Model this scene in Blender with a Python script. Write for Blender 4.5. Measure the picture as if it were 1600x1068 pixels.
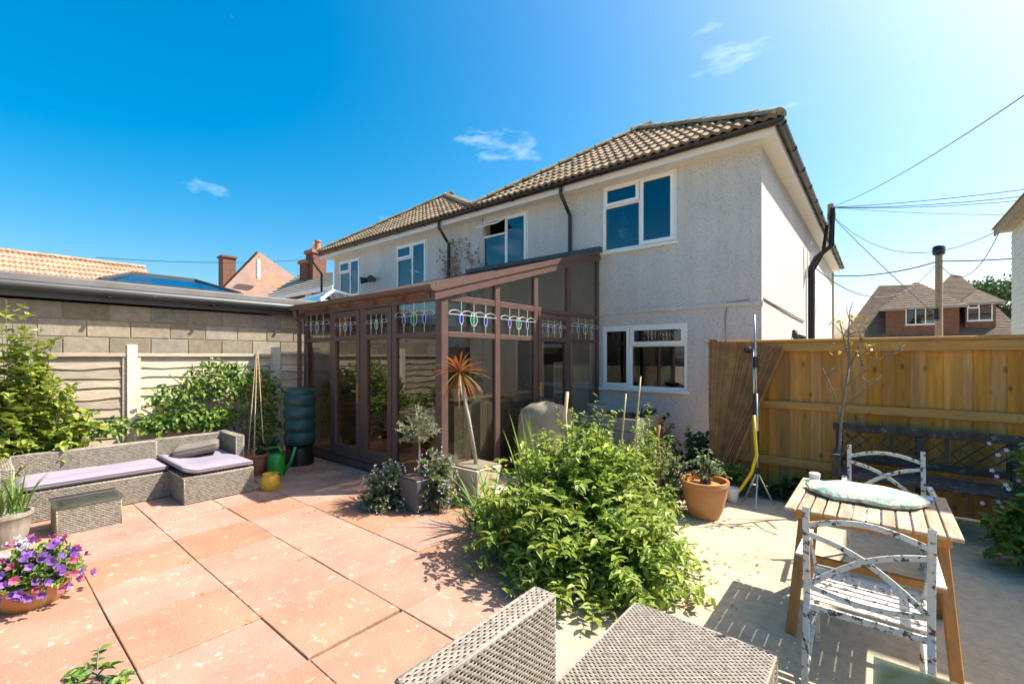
import bpy, bmesh, math, random
from mathutils import Vector, Matrix
rnd = random.Random(7)
R = math.radians
V = Vector
for o in list(bpy.data.objects): bpy.data.objects.remove(o)
scn = bpy.context.scene
COL = scn.collection

# ------------------------------------------------------------------ camera, sky, sun, exposure
FPX, HOR, YAW, CAMH = 700.0, 557.0, 39.4, 1.6
cam = bpy.data.cameras.new('camera'); camo = bpy.data.objects.new('camera', cam); COL.objects.link(camo)
camo.location = (0, 0, CAMH); camo.rotation_euler = (R(90), 0, R(YAW))
cam.sensor_width = 36; cam.lens = 36 * FPX / 1600; cam.shift_y = (HOR - 534) / 1600
cam.clip_end = 1000; cam.clip_start = 0.05
scn.camera = camo
SUN = V((0.95, 1.0, 1.81)).normalized()
world = bpy.data.worlds.new('World'); scn.world = world; world.use_nodes = True
wn, wl = world.node_tree.nodes, world.node_tree.links
wn.clear()
w_out = wn.new('ShaderNodeOutputWorld'); w_bg = wn.new('ShaderNodeBackground')
sky = wn.new('ShaderNodeTexSky'); sky.sky_type = 'NISHITA'; sky.sun_disc = False
sky.sun_elevation = math.asin(SUN.z); sky.sun_rotation = math.atan2(SUN.x, SUN.y)
sky.air_density = 1.0; sky.dust_density = 3.2; sky.ozone_density = 1.5
w_hs = wn.new('ShaderNodeHueSaturation'); w_hs.inputs['Saturation'].default_value = 1.72; w_hs.inputs['Hue'].default_value = 0.485
wl.new(sky.outputs[0], w_hs.inputs['Color'])
# thin wisps of cloud all over the sky, from stretched noise on the view direction
w_tc = wn.new('ShaderNodeTexCoord'); w_map = wn.new('ShaderNodeMapping')
w_map.inputs['Scale'].default_value = (1.6, 2.6, 6.5); w_map.inputs['Location'].default_value = (0.35, 0.1, 0.55)
w_map.inputs['Rotation'].default_value = (0.25, 0.2, 0.5)
w_no = wn.new('ShaderNodeTexNoise'); w_no.inputs['Scale'].default_value = 1.1; w_no.inputs['Detail'].default_value = 9; w_no.inputs['Roughness'].default_value = 0.58
w_mr = wn.new('ShaderNodeMapRange'); w_mr.inputs['From Min'].default_value = 0.625; w_mr.inputs['From Max'].default_value = 0.86; w_mr.inputs['To Max'].default_value = 0.75
wl.new(w_tc.outputs['Generated'], w_map.inputs[0]); wl.new(w_map.outputs[0], w_no.inputs['Vector']); wl.new(w_no.outputs[0], w_mr.inputs[0])
w_mx = wn.new('ShaderNodeMix'); w_mx.data_type = 'RGBA'
wl.new(w_mr.outputs[0], w_mx.inputs['Factor']); wl.new(w_hs.outputs[0], w_mx.inputs['A']); w_mx.inputs['B'].default_value = (9, 9.4, 9.8, 1)
wl.new(w_mx.outputs['Result'], w_bg.inputs['Color']); w_bg.inputs['Strength'].default_value = 0.12
wl.new(w_bg.outputs[0], w_out.inputs['Surface'])
sl = bpy.data.lights.new('sun', 'SUN'); sl.energy = 5.0; sl.angle = R(0.5); sl.color = (1, 0.95, 0.86)
so = bpy.data.objects.new('sun', sl); COL.objects.link(so); so.rotation_euler = (-SUN).to_track_quat('-Z', 'Y').to_euler(); so.location = (5, 5, 12)
scn.view_settings.view_transform = 'Standard'; scn.view_settings.look = 'None'; scn.view_settings.gamma = 1
scn.view_settings.exposure = 1.05
scn.cycles.max_bounces = 10; scn.cycles.transparent_max_bounces = 24; scn.cycles.diffuse_bounces = 5

# ------------------------------------------------------------------ helpers
cy, sy = math.cos(R(YAW)), math.sin(R(YAW))
FW, RT = V((-sy, cy, 0)), V((cy, sy, 0))
def ray(px, py): return FW + RT * ((px - 800) / FPX) + V((0, 0, (HOR - py) / FPX))
def at(px, py, X=None, Y=None, Z=None):          # pixel -> point on the plane the thing touches
    d = ray(px, py)
    t = X / d.x if X is not None else Y / d.y if Y is not None else (Z - CAMH) / d.z
    return V((0, 0, CAMH)) + d * t

def mat(name, col, rough=0.7, var=0.0, nsc=6, namt=0.12, bump=0.0, bsc=60, metal=0.0, col2=None, c2sc=3, c2lo=0.5, c2hi=0.6, c2amt=1.0,
        attr=False, attrcol=None, transl=0.0, hvar=0.0, wave=None, spec=0.5, stretch=None, knots=0.0, streak=0.0):
    m = bpy.data.materials.new(name); m.use_nodes = True
    n, l = m.node_tree.nodes, m.node_tree.links
    b = n['Principled BSDF']; b.inputs['Roughness'].default_value = rough; b.inputs['Metallic'].default_value = metal
    b.inputs['Specular IOR Level'].default_value = spec
    geo = n.new('ShaderNodeNewGeometry'); pos = geo.outputs['Position']
    if stretch:
        mp = n.new('ShaderNodeMapping'); mp.inputs['Scale'].default_value = stretch; l.new(pos, mp.inputs[0]); pos = mp.outputs[0]
    rgb = n.new('ShaderNodeRGB'); rgb.outputs[0].default_value = (*col, 1); c = rgb.outputs[0]
    if attr:
        at_ = n.new('ShaderNodeAttribute'); at_.attribute_name = 'tint'
        mx = n.new('ShaderNodeMix'); mx.data_type = 'RGBA'; l.new(at_.outputs['Fac'], mx.inputs['Factor']); l.new(c, mx.inputs['A']); mx.inputs['B'].default_value = (*attrcol, 1); c = mx.outputs['Result']
    if col2:
        nz = n.new('ShaderNodeTexNoise'); nz.inputs['Scale'].default_value = c2sc; nz.inputs['Detail'].default_value = 6; nz.inputs['Roughness'].default_value = 0.65; l.new(pos, nz.inputs['Vector'])
        mr = n.new('ShaderNodeMapRange'); mr.inputs['From Min'].default_value = c2lo; mr.inputs['From Max'].default_value = c2hi; mr.inputs['To Max'].default_value = c2amt; l.new(nz.outputs[0], mr.inputs[0])
        mx = n.new('ShaderNodeMix'); mx.data_type = 'RGBA'; l.new(mr.outputs[0], mx.inputs['Factor']); l.new(c, mx.inputs['A']); mx.inputs['B'].default_value = (*col2, 1); c = mx.outputs['Result']
    hs = n.new('ShaderNodeHueSaturation'); l.new(c, hs.inputs['Color'])
    nz = n.new('ShaderNodeTexNoise'); nz.inputs['Scale'].default_value = nsc; nz.inputs['Detail'].default_value = 8; nz.inputs['Roughness'].default_value = 0.6; l.new(pos, nz.inputs['Vector'])
    mr = n.new('ShaderNodeMapRange'); mr.inputs['From Min'].default_value = 0.3; mr.inputs['From Max'].default_value = 0.7; mr.inputs['To Min'].default_value = 1 - namt; mr.inputs['To Max'].default_value = 1 + namt; l.new(nz.outputs[0], mr.inputs[0]); val = mr.outputs[0]
    if var or hvar:
        oi = n.new('ShaderNodeObjectInfo')
        m2 = n.new('ShaderNodeMapRange'); m2.inputs['To Min'].default_value = 1 - var; m2.inputs['To Max'].default_value = 1 + var; l.new(oi.outputs['Random'], m2.inputs[0])
        mm = n.new('ShaderNodeMath'); mm.operation = 'MULTIPLY'; l.new(val, mm.inputs[0]); l.new(m2.outputs[0], mm.inputs[1]); val = mm.outputs[0]
        if hvar:
            wn_ = n.new('ShaderNodeTexWhiteNoise'); wn_.noise_dimensions = '1D'; l.new(oi.outputs['Random'], wn_.inputs['W'])
            m3 = n.new('ShaderNodeMapRange'); m3.inputs['To Min'].default_value = 1 - hvar; m3.inputs['To Max'].default_value = 1 + hvar * 0.5; l.new(wn_.outputs['Value'], m3.inputs[0]); l.new(m3.outputs[0], hs.inputs['Saturation'])
    if streak:                                    # vertical weather streaks
        mp2 = n.new('ShaderNodeMapping'); mp2.inputs['Scale'].default_value = (5, 5, 0.35); l.new(geo.outputs['Position'], mp2.inputs[0])
        nz2 = n.new('ShaderNodeTexNoise'); nz2.inputs['Scale'].default_value = 1.3; nz2.inputs['Detail'].default_value = 7; l.new(mp2.outputs[0], nz2.inputs['Vector'])
        mr2 = n.new('ShaderNodeMapRange'); mr2.inputs['From Min'].default_value = 0.35; mr2.inputs['From Max'].default_value = 0.65; mr2.inputs['To Min'].default_value = 1 - streak; mr2.inputs['To Max'].default_value = 1 + streak * .4; l.new(nz2.outputs[0], mr2.inputs[0])
        mm = n.new('ShaderNodeMath'); mm.operation = 'MULTIPLY'; l.new(val, mm.inputs[0]); l.new(mr2.outputs[0], mm.inputs[1]); val = mm.outputs[0]
    if knots:
        mp3 = n.new('ShaderNodeMapping'); mp3.inputs['Scale'].default_value = (4.2, 1, 2.3); l.new(geo.outputs['Position'], mp3.inputs[0])
        vo = n.new('ShaderNodeTexVoronoi'); vo.inputs['Scale'].default_value = 1.6; l.new(mp3.outputs[0], vo.inputs['Vector'])
        mr3 = n.new('ShaderNodeMapRange'); mr3.inputs['From Min'].default_value = 0.05; mr3.inputs['From Max'].default_value = 0.16; mr3.inputs['To Min'].default_value = 1 - knots; l.new(vo.outputs['Distance'], mr3.inputs[0])
        mm = n.new('ShaderNodeMath'); mm.operation = 'MULTIPLY'; l.new(val, mm.inputs[0]); l.new(mr3.outputs[0], mm.inputs[1]); val = mm.outputs[0]
    l.new(val, hs.inputs['Value']); l.new(hs.outputs[0], b.inputs['Base Color'])
    if bump:
        bz = n.new('ShaderNodeTexNoise'); bz.inputs['Scale'].default_value = bsc; bz.inputs['Detail'].default_value = 4; l.new(pos, bz.inputs['Vector'])
        bp = n.new('ShaderNodeBump'); bp.inputs['Strength'].default_value = bump; bp.inputs['Distance'].default_value = 0.01; l.new(bz.outputs[0], bp.inputs['Height']); l.new(bp.outputs[0], b.inputs['Normal'])
    if transl:
        tr = n.new('ShaderNodeBsdfTranslucent'); l.new(hs.outputs[0], tr.inputs['Color'])
        ms = n.new('ShaderNodeMixShader'); ms.inputs[0].default_value = transl
        l.new(b.outputs[0], ms.inputs[1]); l.new(tr.outputs[0], ms.inputs[2]); l.new(ms.outputs[0], n['Material Output'].inputs[0])
    return m

def glass_mat(name, tint=(0.85, 0.9, 0.9), ior=1.55, frost=0.0, white=0.0):
    m = bpy.data.materials.new(name); m.use_nodes = True
    n, l = m.node_tree.nodes, m.node_tree.links
    n.remove(n['Principled BSDF'])
    f0 = ((ior - 1) / (ior + 1)) ** 2             # Schlick reflectance, the same from both sides of a pane
    lw = n.new('ShaderNodeLayerWeight'); lw.inputs['Blend'].default_value = 0.5
    pw = n.new('ShaderNodeMath'); pw.operation = 'POWER'; l.new(lw.outputs['Facing'], pw.inputs[0]); pw.inputs[1].default_value = 5
    fr = n.new('ShaderNodeMath'); fr.operation = 'MULTIPLY_ADD'; l.new(pw.outputs[0], fr.inputs[0]); fr.inputs[1].default_value = 1 - f0; fr.inputs[2].default_value = f0
    tr = n.new('ShaderNodeBsdfTransparent'); tr.inputs[0].default_value = (*tint, 1)
    gl = n.new('ShaderNodeBsdfGlossy'); gl.inputs['Roughness'].default_value = frost; gl.inputs[0].default_value = (1, 1, 1, 1)
    ms = n.new('ShaderNodeMixShader'); l.new(fr.outputs[0], ms.inputs[0]); l.new(tr.outputs[0], ms.inputs[1]); l.new(gl.outputs[0], ms.inputs[2])
    last = ms
    if white:
        df = n.new('ShaderNodeBsdfTranslucent'); df.inputs[0].default_value = (*tint, 1)
        ms2 = n.new('ShaderNodeMixShader'); ms2.inputs[0].default_value = white; l.new(ms.outputs[0], ms2.inputs[1]); l.new(df.outputs[0], ms2.inputs[2]); last = ms2
    l.new(last.outputs[0], n['Material Output'].inputs[0])
    return m

class MB:                                         # collects shapes, builds ONE mesh object
    def __init__(s): s.v = []; s.f = []; s.t = []; s.tint = 0.0
    def face(s, pts):
        k = len(s.v); s.v += [tuple(p) for p in pts]; s.f.append(tuple(range(k, k + len(pts)))); s.t.append(s.tint); return s
    def hexa(s, p):                               # 8 corners: bottom 4 ccw, top 4 ccw
        k = len(s.v); s.v += [tuple(q) for q in p]
        for f in ((0, 3, 2, 1), (4, 5, 6, 7), (0, 1, 5, 4), (1, 2, 6, 5), (2, 3, 7, 6), (3, 0, 4, 7)): s.f.append(tuple(k + i for i in f)); s.t.append(s.tint)
        return s
    def box(s, x0, x1, y0, y1, z0, z1):
        return s.hexa([(x0, y0, z0), (x1, y0, z0), (x1, y1, z0), (x0, y1, z0), (x0, y0, z1), (x1, y0, z1), (x1, y1, z1), (x0, y1, z1)])
    def mbox(s, mp, s0, s1, z0, z1, n0, n1):      # box in a wall's own coordinates
        return s.hexa([mp(s0, z0, n0), mp(s1, z0, n0), mp(s1, z0, n1), mp(s0, z0, n1), mp(s0, z1, n0), mp(s1, z1, n0), mp(s1, z1, n1), mp(s0, z1, n1)])
    def bar(s, a, b, w, h, up=V((0, 0, 1))):      # rectangular bar from a to b
        a, b = V(a), V(b); d = (b - a).normalized(); x = d.cross(V(up))
        if x.length < 1e-4: x = d.cross(V((1, 0, 0)))
        x = x.normalized() * w / 2; y = x.normalized().cross(d) * h / 2
        return s.hexa([a - x - y, a + x - y, a + x + y, a - x + y, b - x - y, b + x - y, b + x + y, b - x + y])
    def tube(s, pts, r, n=8, cap=True):
        pts = [V(p) for p in pts]; rs = r if isinstance(r, (list, tuple)) else [r] * len(pts); k = len(s.v); ref = None
        for i, p in enumerate(pts):
            d = (pts[min(i + 1, len(pts) - 1)] - pts[max(i - 1, 0)]).normalized()
            if ref is None: ref = V((0, 0, 1)) if abs(d.z) < 0.9 else V((1, 0, 0))
            x = d.cross(ref).normalized(); y = x.cross(d)
            for j in range(n):
                a = 2 * math.pi * j / n; s.v.append(tuple(p + (x * math.cos(a) + y * math.sin(a)) * rs[i]))
        for i in range(len(pts) - 1):
            for j in range(n): s.f.append((k + i * n + j, k + i * n + (j + 1) % n, k + (i + 1) * n + (j + 1) % n, k + (i + 1) * n + j)); s.t.append(s.tint)
        if cap:
            s.f.append(tuple(k + j for j in reversed(range(n)))); s.t.append(s.tint)
            s.f.append(tuple(k + (len(pts) - 1) * n + j for j in range(n))); s.t.append(s.tint)
        return s
    def lathe(s, prof, c=(0, 0, 0), n=24, sq=None):  # profile of (r, z); sq squares the section
        k = len(s.v); c = V(c)
        for r, z in prof:
            for j in range(n):
                a = 2 * math.pi * j / n; s.v.append((c.x + r * math.cos(a), c.y + r * math.sin(a), c.z + z))
        for i in range(len(prof) - 1):
            for j in range(n): s.f.append((k + i * n + j, k + i * n + (j + 1) % n, k + (i + 1) * n + (j + 1) % n, k + (i + 1) * n + j)); s.t.append(s.tint)
        s.f.append(tuple(k + j for j in reversed(range(n)))); s.t.append(s.tint)
        s.f.append(tuple(k + (len(prof) - 1) * n + j for j in range(n))); s.t.append(s.tint)
        return s
    def leaf(s, p, d, nrm, L, W, fold=0.25):
        p, d = V(p), V(d).normalized(); x = d.cross(V(nrm))
        if x.length < 1e-4: x = d.orthogonal()
        x.normalize(); nn = x.cross(d)
        k = len(s.v); m = p + d * L * 0.3; q = p + d * L * 0.66 - nn * L * 0.04; a, b = W * .46, W * .36
        s.v += [tuple(p), tuple(m + x * a + nn * fold * W), tuple(m), tuple(m - x * a + nn * fold * W), tuple(q + x * b + nn * fold * W * .8), tuple(q), tuple(q - x * b + nn * fold * W * .8), tuple(p + d * L - nn * L * 0.13)]
        for f in ((0, 1, 2), (0, 2, 3), (1, 4, 5, 2), (2, 5, 6, 3), (4, 7, 5), (5, 7, 6)): s.f.append(tuple(k + i for i in f)); s.t.append(s.tint)
    def blade(s, p, d, L, W, droop, n=5):         # long strap leaf
        p, d = V(p), V(d).normalized(); x = d.cross(V((0, 0, 1)))
        if x.length < 1e-3: x = V((1, 0, 0))
        x.normalize(); k = len(s.v)
        for i in range(n + 1):
            u = i / n; q = p + d * L * u + V((0, 0, -1)) * droop * u * u * L; w = W * (1 - u ** 2.2) * (0.6 + 0.8 * min(u * 3, 0.5)) / 2 + 0.0008
            s.v += [tuple(q - x * w), tuple(q + V((0, 0, -w * 0.5))), tuple(q + x * w)]
        for i in range(n):
            a = k + i * 3
            s.f += [(a, a + 1, a + 4, a + 3), (a + 1, a + 2, a + 5, a + 4)]; s.t += [s.tint] * 2
    def build(s, name, m, parent=None, local=False, bevel=0.0, smooth=False, recalc=True, kind=None):
        me = bpy.data.meshes.new(name); me.from_pydata(s.v, [], s.f)
        if any(s.t):
            a = me.attributes.new('tint', 'FLOAT', 'FACE'); a.data.foreach_set('value', s.t)
        if recalc or bevel:
            bm = bmesh.new(); bm.from_mesh(me)
            if recalc: bmesh.ops.recalc_face_normals(bm, faces=bm.faces)
            if bevel:
                es = [e for e in bm.edges if len(e.link_faces) == 2 and e.calc_face_angle(0) > 0.6]
                bmesh.ops.bevel(bm, geom=es, offset=bevel, segments=2 if bevel > 0.008 else 1, affect='EDGES', profile=0.6, clamp_overlap=True)
            bm.to_mesh(me); bm.free()
        if smooth:
            me.polygons.foreach_set('use_smooth', [True] * len(me.polygons))
            if smooth != 'all': me.set_sharp_from_angle(angle=R(40))
        if m: me.materials.append(m)
        o = bpy.data.objects.new(name, me); COL.objects.link(o)
        attach(o, parent, local)
        if kind: o['kind'] = kind
        return o
def wmat(o):                                     # world matrix without a depsgraph update
    m = o.matrix_basis
    return wmat(o.parent) @ o.matrix_parent_inverse @ m if o.parent else m.copy()
def attach(o, parent, local=False):
    if parent is not None:
        o.parent = parent
        if not local: o.matrix_parent_inverse = wmat(parent).inverted()
def tag(o, label, cat, group=None):
    o['label'] = label; o['category'] = cat
    if group: o['group'] = group
    return o
def thing(name, label, cat, loc=(0, 0, 0), rz=0, group=None):
    o = bpy.data.objects.new(name, None); COL.objects.link(o); o.location = loc; o.rotation_euler = (0, 0, rz); o.empty_display_size = 0.2
    return tag(o, label, cat, group)
_cache = {}
def piece(name, x0, x1, y0, y1, z0, z1, m, parent, bevel=0.004, tilt=None):   # one box-shaped piece, mesh shared between equal sizes
    dx, dy, dz = x1 - x0, y1 - y0, z1 - z0
    key = (name, round(dx, 3), round(dy, 3), round(dz, 3), m.name)
    c = V(((x0 + x1) / 2, (y0 + y1) / 2, (z0 + z1) / 2))
    if key not in _cache:
        o = MB().box(-dx / 2, dx / 2, -dy / 2, dy / 2, -dz / 2, dz / 2).build(name, m, None, bevel=bevel); _cache[key] = o.data
    else:
        o = bpy.data.objects.new(name, _cache[key]); COL.objects.link(o)
    o.location = c
    if tilt: o.rotation_euler = tilt
    if parent is not None:
        o.parent = parent; o.matrix_parent_inverse = wmat(parent).inverted()
    return o
def structure(o): o['kind'] = 'structure'; return o
def U(a, b): return rnd.uniform(a, b)
def rdir():
    while True:
        v = V((U(-1, 1), U(-1, 1), U(-1, 1)))
        if 0.05 < v.length < 1: return v.normalized()

# ------------------------------------------------------------------ materials
M = {}
M['concrete'] = mat('concrete', (0.44, 0.365, 0.25), 0.9, nsc=14, namt=0.16, bump=0.6, bsc=60, col2=(0.17, 0.14, 0.10), c2sc=1.0, c2lo=0.50, c2hi=0.72, c2amt=0.75)
M['slab'] = mat('slab', (0.335, 0.18, 0.112), 0.9, var=0.08, hvar=0.16, nsc=1.7, namt=0.2, bump=0.5, bsc=70, col2=(0.50, 0.40, 0.32), c2sc=19, c2lo=0.585, c2hi=0.68, c2amt=0.7)
M['joint'] = mat('joint', (0.13, 0.095, 0.06), 0.95, nsc=20, namt=0.4, bump=0.5)
M['block'] = mat('block', (0.28, 0.23, 0.16), 0.95, var=0.22, hvar=0.3, nsc=14, namt=0.2, bump=0.6, bsc=120)
M['mortar'] = mat('mortar', (0.36, 0.31, 0.22), 0.95, nsc=20, namt=0.2, bump=0.5)
M['lap'] = mat('lap', (0.56, 0.48, 0.36), 0.85, var=0.16, nsc=5, namt=0.2, bump=0.35, bsc=30, stretch=(4, 1, 10))
M['lapgrey'] = mat('lapgrey', (0.36, 0.30, 0.22), 0.85, var=0.16, nsc=5, namt=0.25, bump=0.35, bsc=30, stretch=(4, 1, 10))
M['post'] = mat('post', (0.62, 0.55, 0.45), 0.85, nsc=8, namt=0.15, bump=0.3)
M['fence'] = mat('fence', (0.50, 0.215, 0.035), 0.75, knots=0.6, streak=0.25, var=0.2, hvar=0.12, nsc=3, namt=0.22, bump=0.25, bsc=25, stretch=(9, 4, 1), col2=(0.36, 0.17, 0.05), c2sc=4, c2lo=0.58, c2hi=0.75, c2amt=0.6)
M['rail'] = mat('rail', (0.48, 0.24, 0.06), 0.75, knots=0.5, nsc=4, namt=0.2, bump=0.25, bsc=25, stretch=(1, 4, 9))
M['render'] = mat('render', (0.58, 0.565, 0.53), 0.92, streak=0.06, nsc=1.2, namt=0.07, bump=1.0, bsc=42, col2=(0.27, 0.25, 0.21), c2sc=48, c2lo=0.52, c2hi=0.68, c2amt=0.8)
M['upvc'] = mat('upvc', (0.82, 0.82, 0.80), 0.35, namt=0.03)
M['soffit'] = mat('soffit', (0.78, 0.75, 0.68), 0.5, namt=0.05)
M['black'] = mat('black', (0.012, 0.012, 0.013), 0.35, namt=0.1)
M['gutter'] = mat('gutter', (0.015, 0.015, 0.016), 0.4, namt=0.2)
M['tile'] = mat('tile', (0.235, 0.175, 0.11), 0.9, var=0.28, nsc=9, namt=0.25, bump=0.4, bsc=60, col2=(0.16, 0.12, 0.07), c2sc=5, c2lo=0.55, c2hi=0.7)
M['hip'] = mat('hip', (0.30, 0.235, 0.14), 0.9, var=0.15, nsc=12, namt=0.3, bump=0.4, col2=(0.22, 0.19, 0.07), c2sc=10, c2lo=0.5, c2hi=0.65)
M['pinktile'] = mat('pinktile', (0.46, 0.25, 0.16), 0.9, var=0.16, nsc=6, namt=0.2, bump=0.3, col2=(0.40, 0.31, 0.18), c2sc=4, c2lo=0.52, c2hi=0.7)
M['lichen'] = mat('lichen', (0.40, 0.25, 0.19), 0.95, nsc=3, namt=0.15, bump=0.3, bsc=12, col2=(0.52, 0.27, 0.06), c2sc=0.8, c2lo=0.5, c2hi=0.68, c2amt=0.55)
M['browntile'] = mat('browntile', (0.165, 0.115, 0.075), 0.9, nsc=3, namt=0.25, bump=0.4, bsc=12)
M['brick'] = mat('brick', (0.175, 0.08, 0.05), 0.9, nsc=8, namt=0.3, var=0.1, bump=0.3)
M['clay'] = mat('clay', (0.36, 0.14, 0.075), 0.8, nsc=8, namt=0.15)
M['brown'] = mat('brown', (0.108, 0.062, 0.050), 0.45, nsc=5, namt=0.12, bump=0.05)
M['leadgrey'] = mat('leadgrey', (0.055, 0.06, 0.065), 0.45, nsc=2, namt=0.15)
M['roofgrey'] = mat('roofgrey', (0.17, 0.165, 0.155), 0.5, nsc=2, namt=0.2)
M['came'] = mat('came', (0.75, 0.76, 0.72), 0.4, namt=0.05)
M['greenglass'] = mat('greenglass', (0.01, 0.20, 0.10), 0.12, namt=0.1, transl=0.35)
M['blueglass'] = mat('blueglass', (0.015, 0.03, 0.42), 0.12, namt=0.1, transl=0.35)
M['brass'] = mat('brass', (0.75, 0.45, 0.10), 0.3, metal=0.8)
M['glass'] = glass_mat('glass', (0.70, 0.69, 0.64), 1.85, 0.0, 0.0)
M['winglass'] = glass_mat('winglass', (0.50, 0.56, 0.62), 1.85)
M['poly'] = glass_mat('polycarbonate', (0.62, 0.54, 0.45), 1.3, 0.2, 0.5)
M['wicker'] = mat('wicker', (0.30, 0.262, 0.205), 0.6, nsc=30, namt=0.22, attr=True, attrcol=(0.19, 0.16, 0.12))
M['wickerdark'] = mat('wickerdark', (0.12, 0.10, 0.08), 0.8, namt=0.2)
M['lilac'] = mat('lilac', (0.27, 0.23, 0.275), 0.95, nsc=3, namt=0.08, bump=0.25, bsc=200)
M['taupe'] = mat('taupe', (0.17, 0.145, 0.12), 0.95, nsc=5, namt=0.12, bump=0.2, bsc=200)
M['teak'] = mat('teak', (0.38, 0.27, 0.165), 0.8, var=0.22, nsc=5, namt=0.38, bump=0.2, bsc=25, stretch=(9, 1, 4), col2=(0.30, 0.27, 0.22), c2sc=5, c2lo=0.5, c2hi=0.7)
M['oiled'] = mat('oiled', (0.40, 0.17, 0.035), 0.55, nsc=5, namt=0.2, bump=0.15, stretch=(6, 6, 1))
M['peel'] = mat('peel', (0.60, 0.565, 0.50), 0.6, nsc=20, namt=0.08, bump=0.3, bsc=60, col2=(0.07, 0.045, 0.03), c2sc=34, c2lo=0.535, c2hi=0.60)
M['oldwood'] = mat('oldwood', (0.06, 0.045, 0.035), 0.9, var=0.2, nsc=8, namt=0.4, bump=0.5, bsc=40, col2=(0.20, 0.17, 0.14), c2sc=14, c2lo=0.55, c2hi=0.68)
M['greywood'] = mat('greywood', (0.30, 0.265, 0.21), 0.85, var=0.18, nsc=6, namt=0.25, bump=0.3, stretch=(6, 6, 1))
M['terracotta'] = mat('terracotta', (0.50, 0.21, 0.07), 0.6, nsc=5, namt=0.15, bump=0.1, col2=(0.40, 0.27, 0.12), c2sc=9, c2lo=0.5, c2hi=0.68)
M['buttgreen'] = mat('buttgreen', (0.012, 0.062, 0.058), 0.4, nsc=5, namt=0.15)
M['cangreen'] = mat('cangreen', (0.03, 0.27, 0.04), 0.35, namt=0.05)
M['yellow'] = mat('yellow', (0.62, 0.36, 0.03), 0.5, nsc=30, namt=0.25, bump=0.4, bsc=60)
M['hose'] = mat('hose', (0.72, 0.52, 0.01), 0.45, namt=0.05)
M['bamboo'] = mat('bamboo', (0.52, 0.40, 0.22), 0.6, nsc=12, namt=0.2)
M['reed'] = mat('reed', (0.36, 0.18, 0.06), 0.75, nsc=8, namt=0.35, attr=True, attrcol=(0.19, 0.085, 0.03))
M['greyplanter'] = mat('greyplanter', (0.085, 0.085, 0.09), 0.6, nsc=6, namt=0.15)
M['stone'] = mat('stone', (0.58, 0.49, 0.33), 0.85, nsc=8, namt=0.18, bump=0.3, col2=(0.36, 0.24, 0.1), c2sc=6, c2lo=0.55, c2hi=0.7)
M['soil'] = mat('soil', (0.06, 0.04, 0.025), 0.95, nsc=30, namt=0.4, bump=0.8)
M['bark'] = mat('bark', (0.20, 0.155, 0.11), 0.9, nsc=30, namt=0.3, bump=0.5)
M['pale_bark'] = mat('pale_bark', (0.42, 0.36, 0.28), 0.9, nsc=40, namt=0.3, bump=0.5)
def leafmat(name, a, b, tr=0.35, rough=0.45): return mat(name, a, rough, nsc=8, namt=0.15, attr=True, attrcol=b, transl=tr, spec=0.4)
M['leaf_bush'] = leafmat('leaf_bush', (0.11, 0.21, 0.026), (0.46, 0.54, 0.09), 0.42)
M['leaf_lime'] = leafmat('leaf_lime', (0.14, 0.23, 0.03), (0.40, 0.44, 0.07))
M['leaf_rose'] = leafmat('leaf_rose', (0.06, 0.15, 0.02), (0.26, 0.35, 0.05))
M['stem'] = mat('stem', (0.09, 0.075, 0.03), 0.8)
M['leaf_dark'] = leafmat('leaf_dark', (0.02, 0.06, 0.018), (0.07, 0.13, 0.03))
M['leaf_olive'] = leafmat('leaf_olive', (0.14, 0.17, 0.07), (0.30, 0.32, 0.16))
M['leaf_grey'] = leafmat('leaf_grey', (0.10, 0.15, 0.045), (0.30, 0.34, 0.17))
M['leaf_red'] = leafmat('leaf_red', (0.42, 0.085, 0.02), (0.30, 0.20, 0.06))
M['leaf_dry'] = leafmat('leaf_dry', (0.35, 0.20, 0.04), (0.50, 0.38, 0.05))
M['leaf_strap'] = leafmat('leaf_strap', (0.07, 0.17, 0.02), (0.20, 0.33, 0.05))
M['purple'] = mat('purple', (0.25, 0.11, 0.42), 0.7, var=0.3, namt=0.1, transl=0.3)
M['pink'] = mat('pink', (0.55, 0.12, 0.22), 0.7, var=0.25, namt=0.1, transl=0.3)
M['whiteflower'] = mat('whiteflower', (0.80, 0.78, 0.74), 0.7, namt=0.05, transl=0.3)
M['lavender'] = mat('lavender', (0.66, 0.55, 0.68), 0.7, namt=0.1, transl=0.3)
M['cover'] = mat('cover', (0.27, 0.23, 0.16), 0.8, nsc=5, namt=0.25, bump=0.3, bsc=20)
M['batik'] = mat('batik', (0.58, 0.55, 0.42), 0.95, nsc=30, namt=0.45, bump=0.8, bsc=50, col2=(0.26, 0.42, 0.30), c2sc=9, c2lo=0.46, c2hi=0.58)
M['steel'] = mat('steel', (0.55, 0.55, 0.55), 0.3, metal=0.9)
M['polewood'] = mat('polewood', (0.27, 0.215, 0.14), 0.9, nsc=10, namt=0.25, stretch=(6, 6, 1))
M['clap'] = mat('clap', (0.50, 0.52, 0.48), 0.6, nsc=4, namt=0.08)
M['curtain'] = mat('curtain', (0.62, 0.66, 0.72), 0.9, nsc=9, namt=0.15, transl=0.3)
M['interior'] = mat('interior', (0.42, 0.38, 0.33), 0.9)
M['white'] = mat('white', (0.80, 0.79, 0.76), 0.5, namt=0.04)
M['red'] = mat('red', (0.60, 0.03, 0.02), 0.6, namt=0.1)
M['greyhouse'] = mat('greyhouse', (0.30, 0.27, 0.22), 0.8, nsc=4, namt=0.2)

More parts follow.
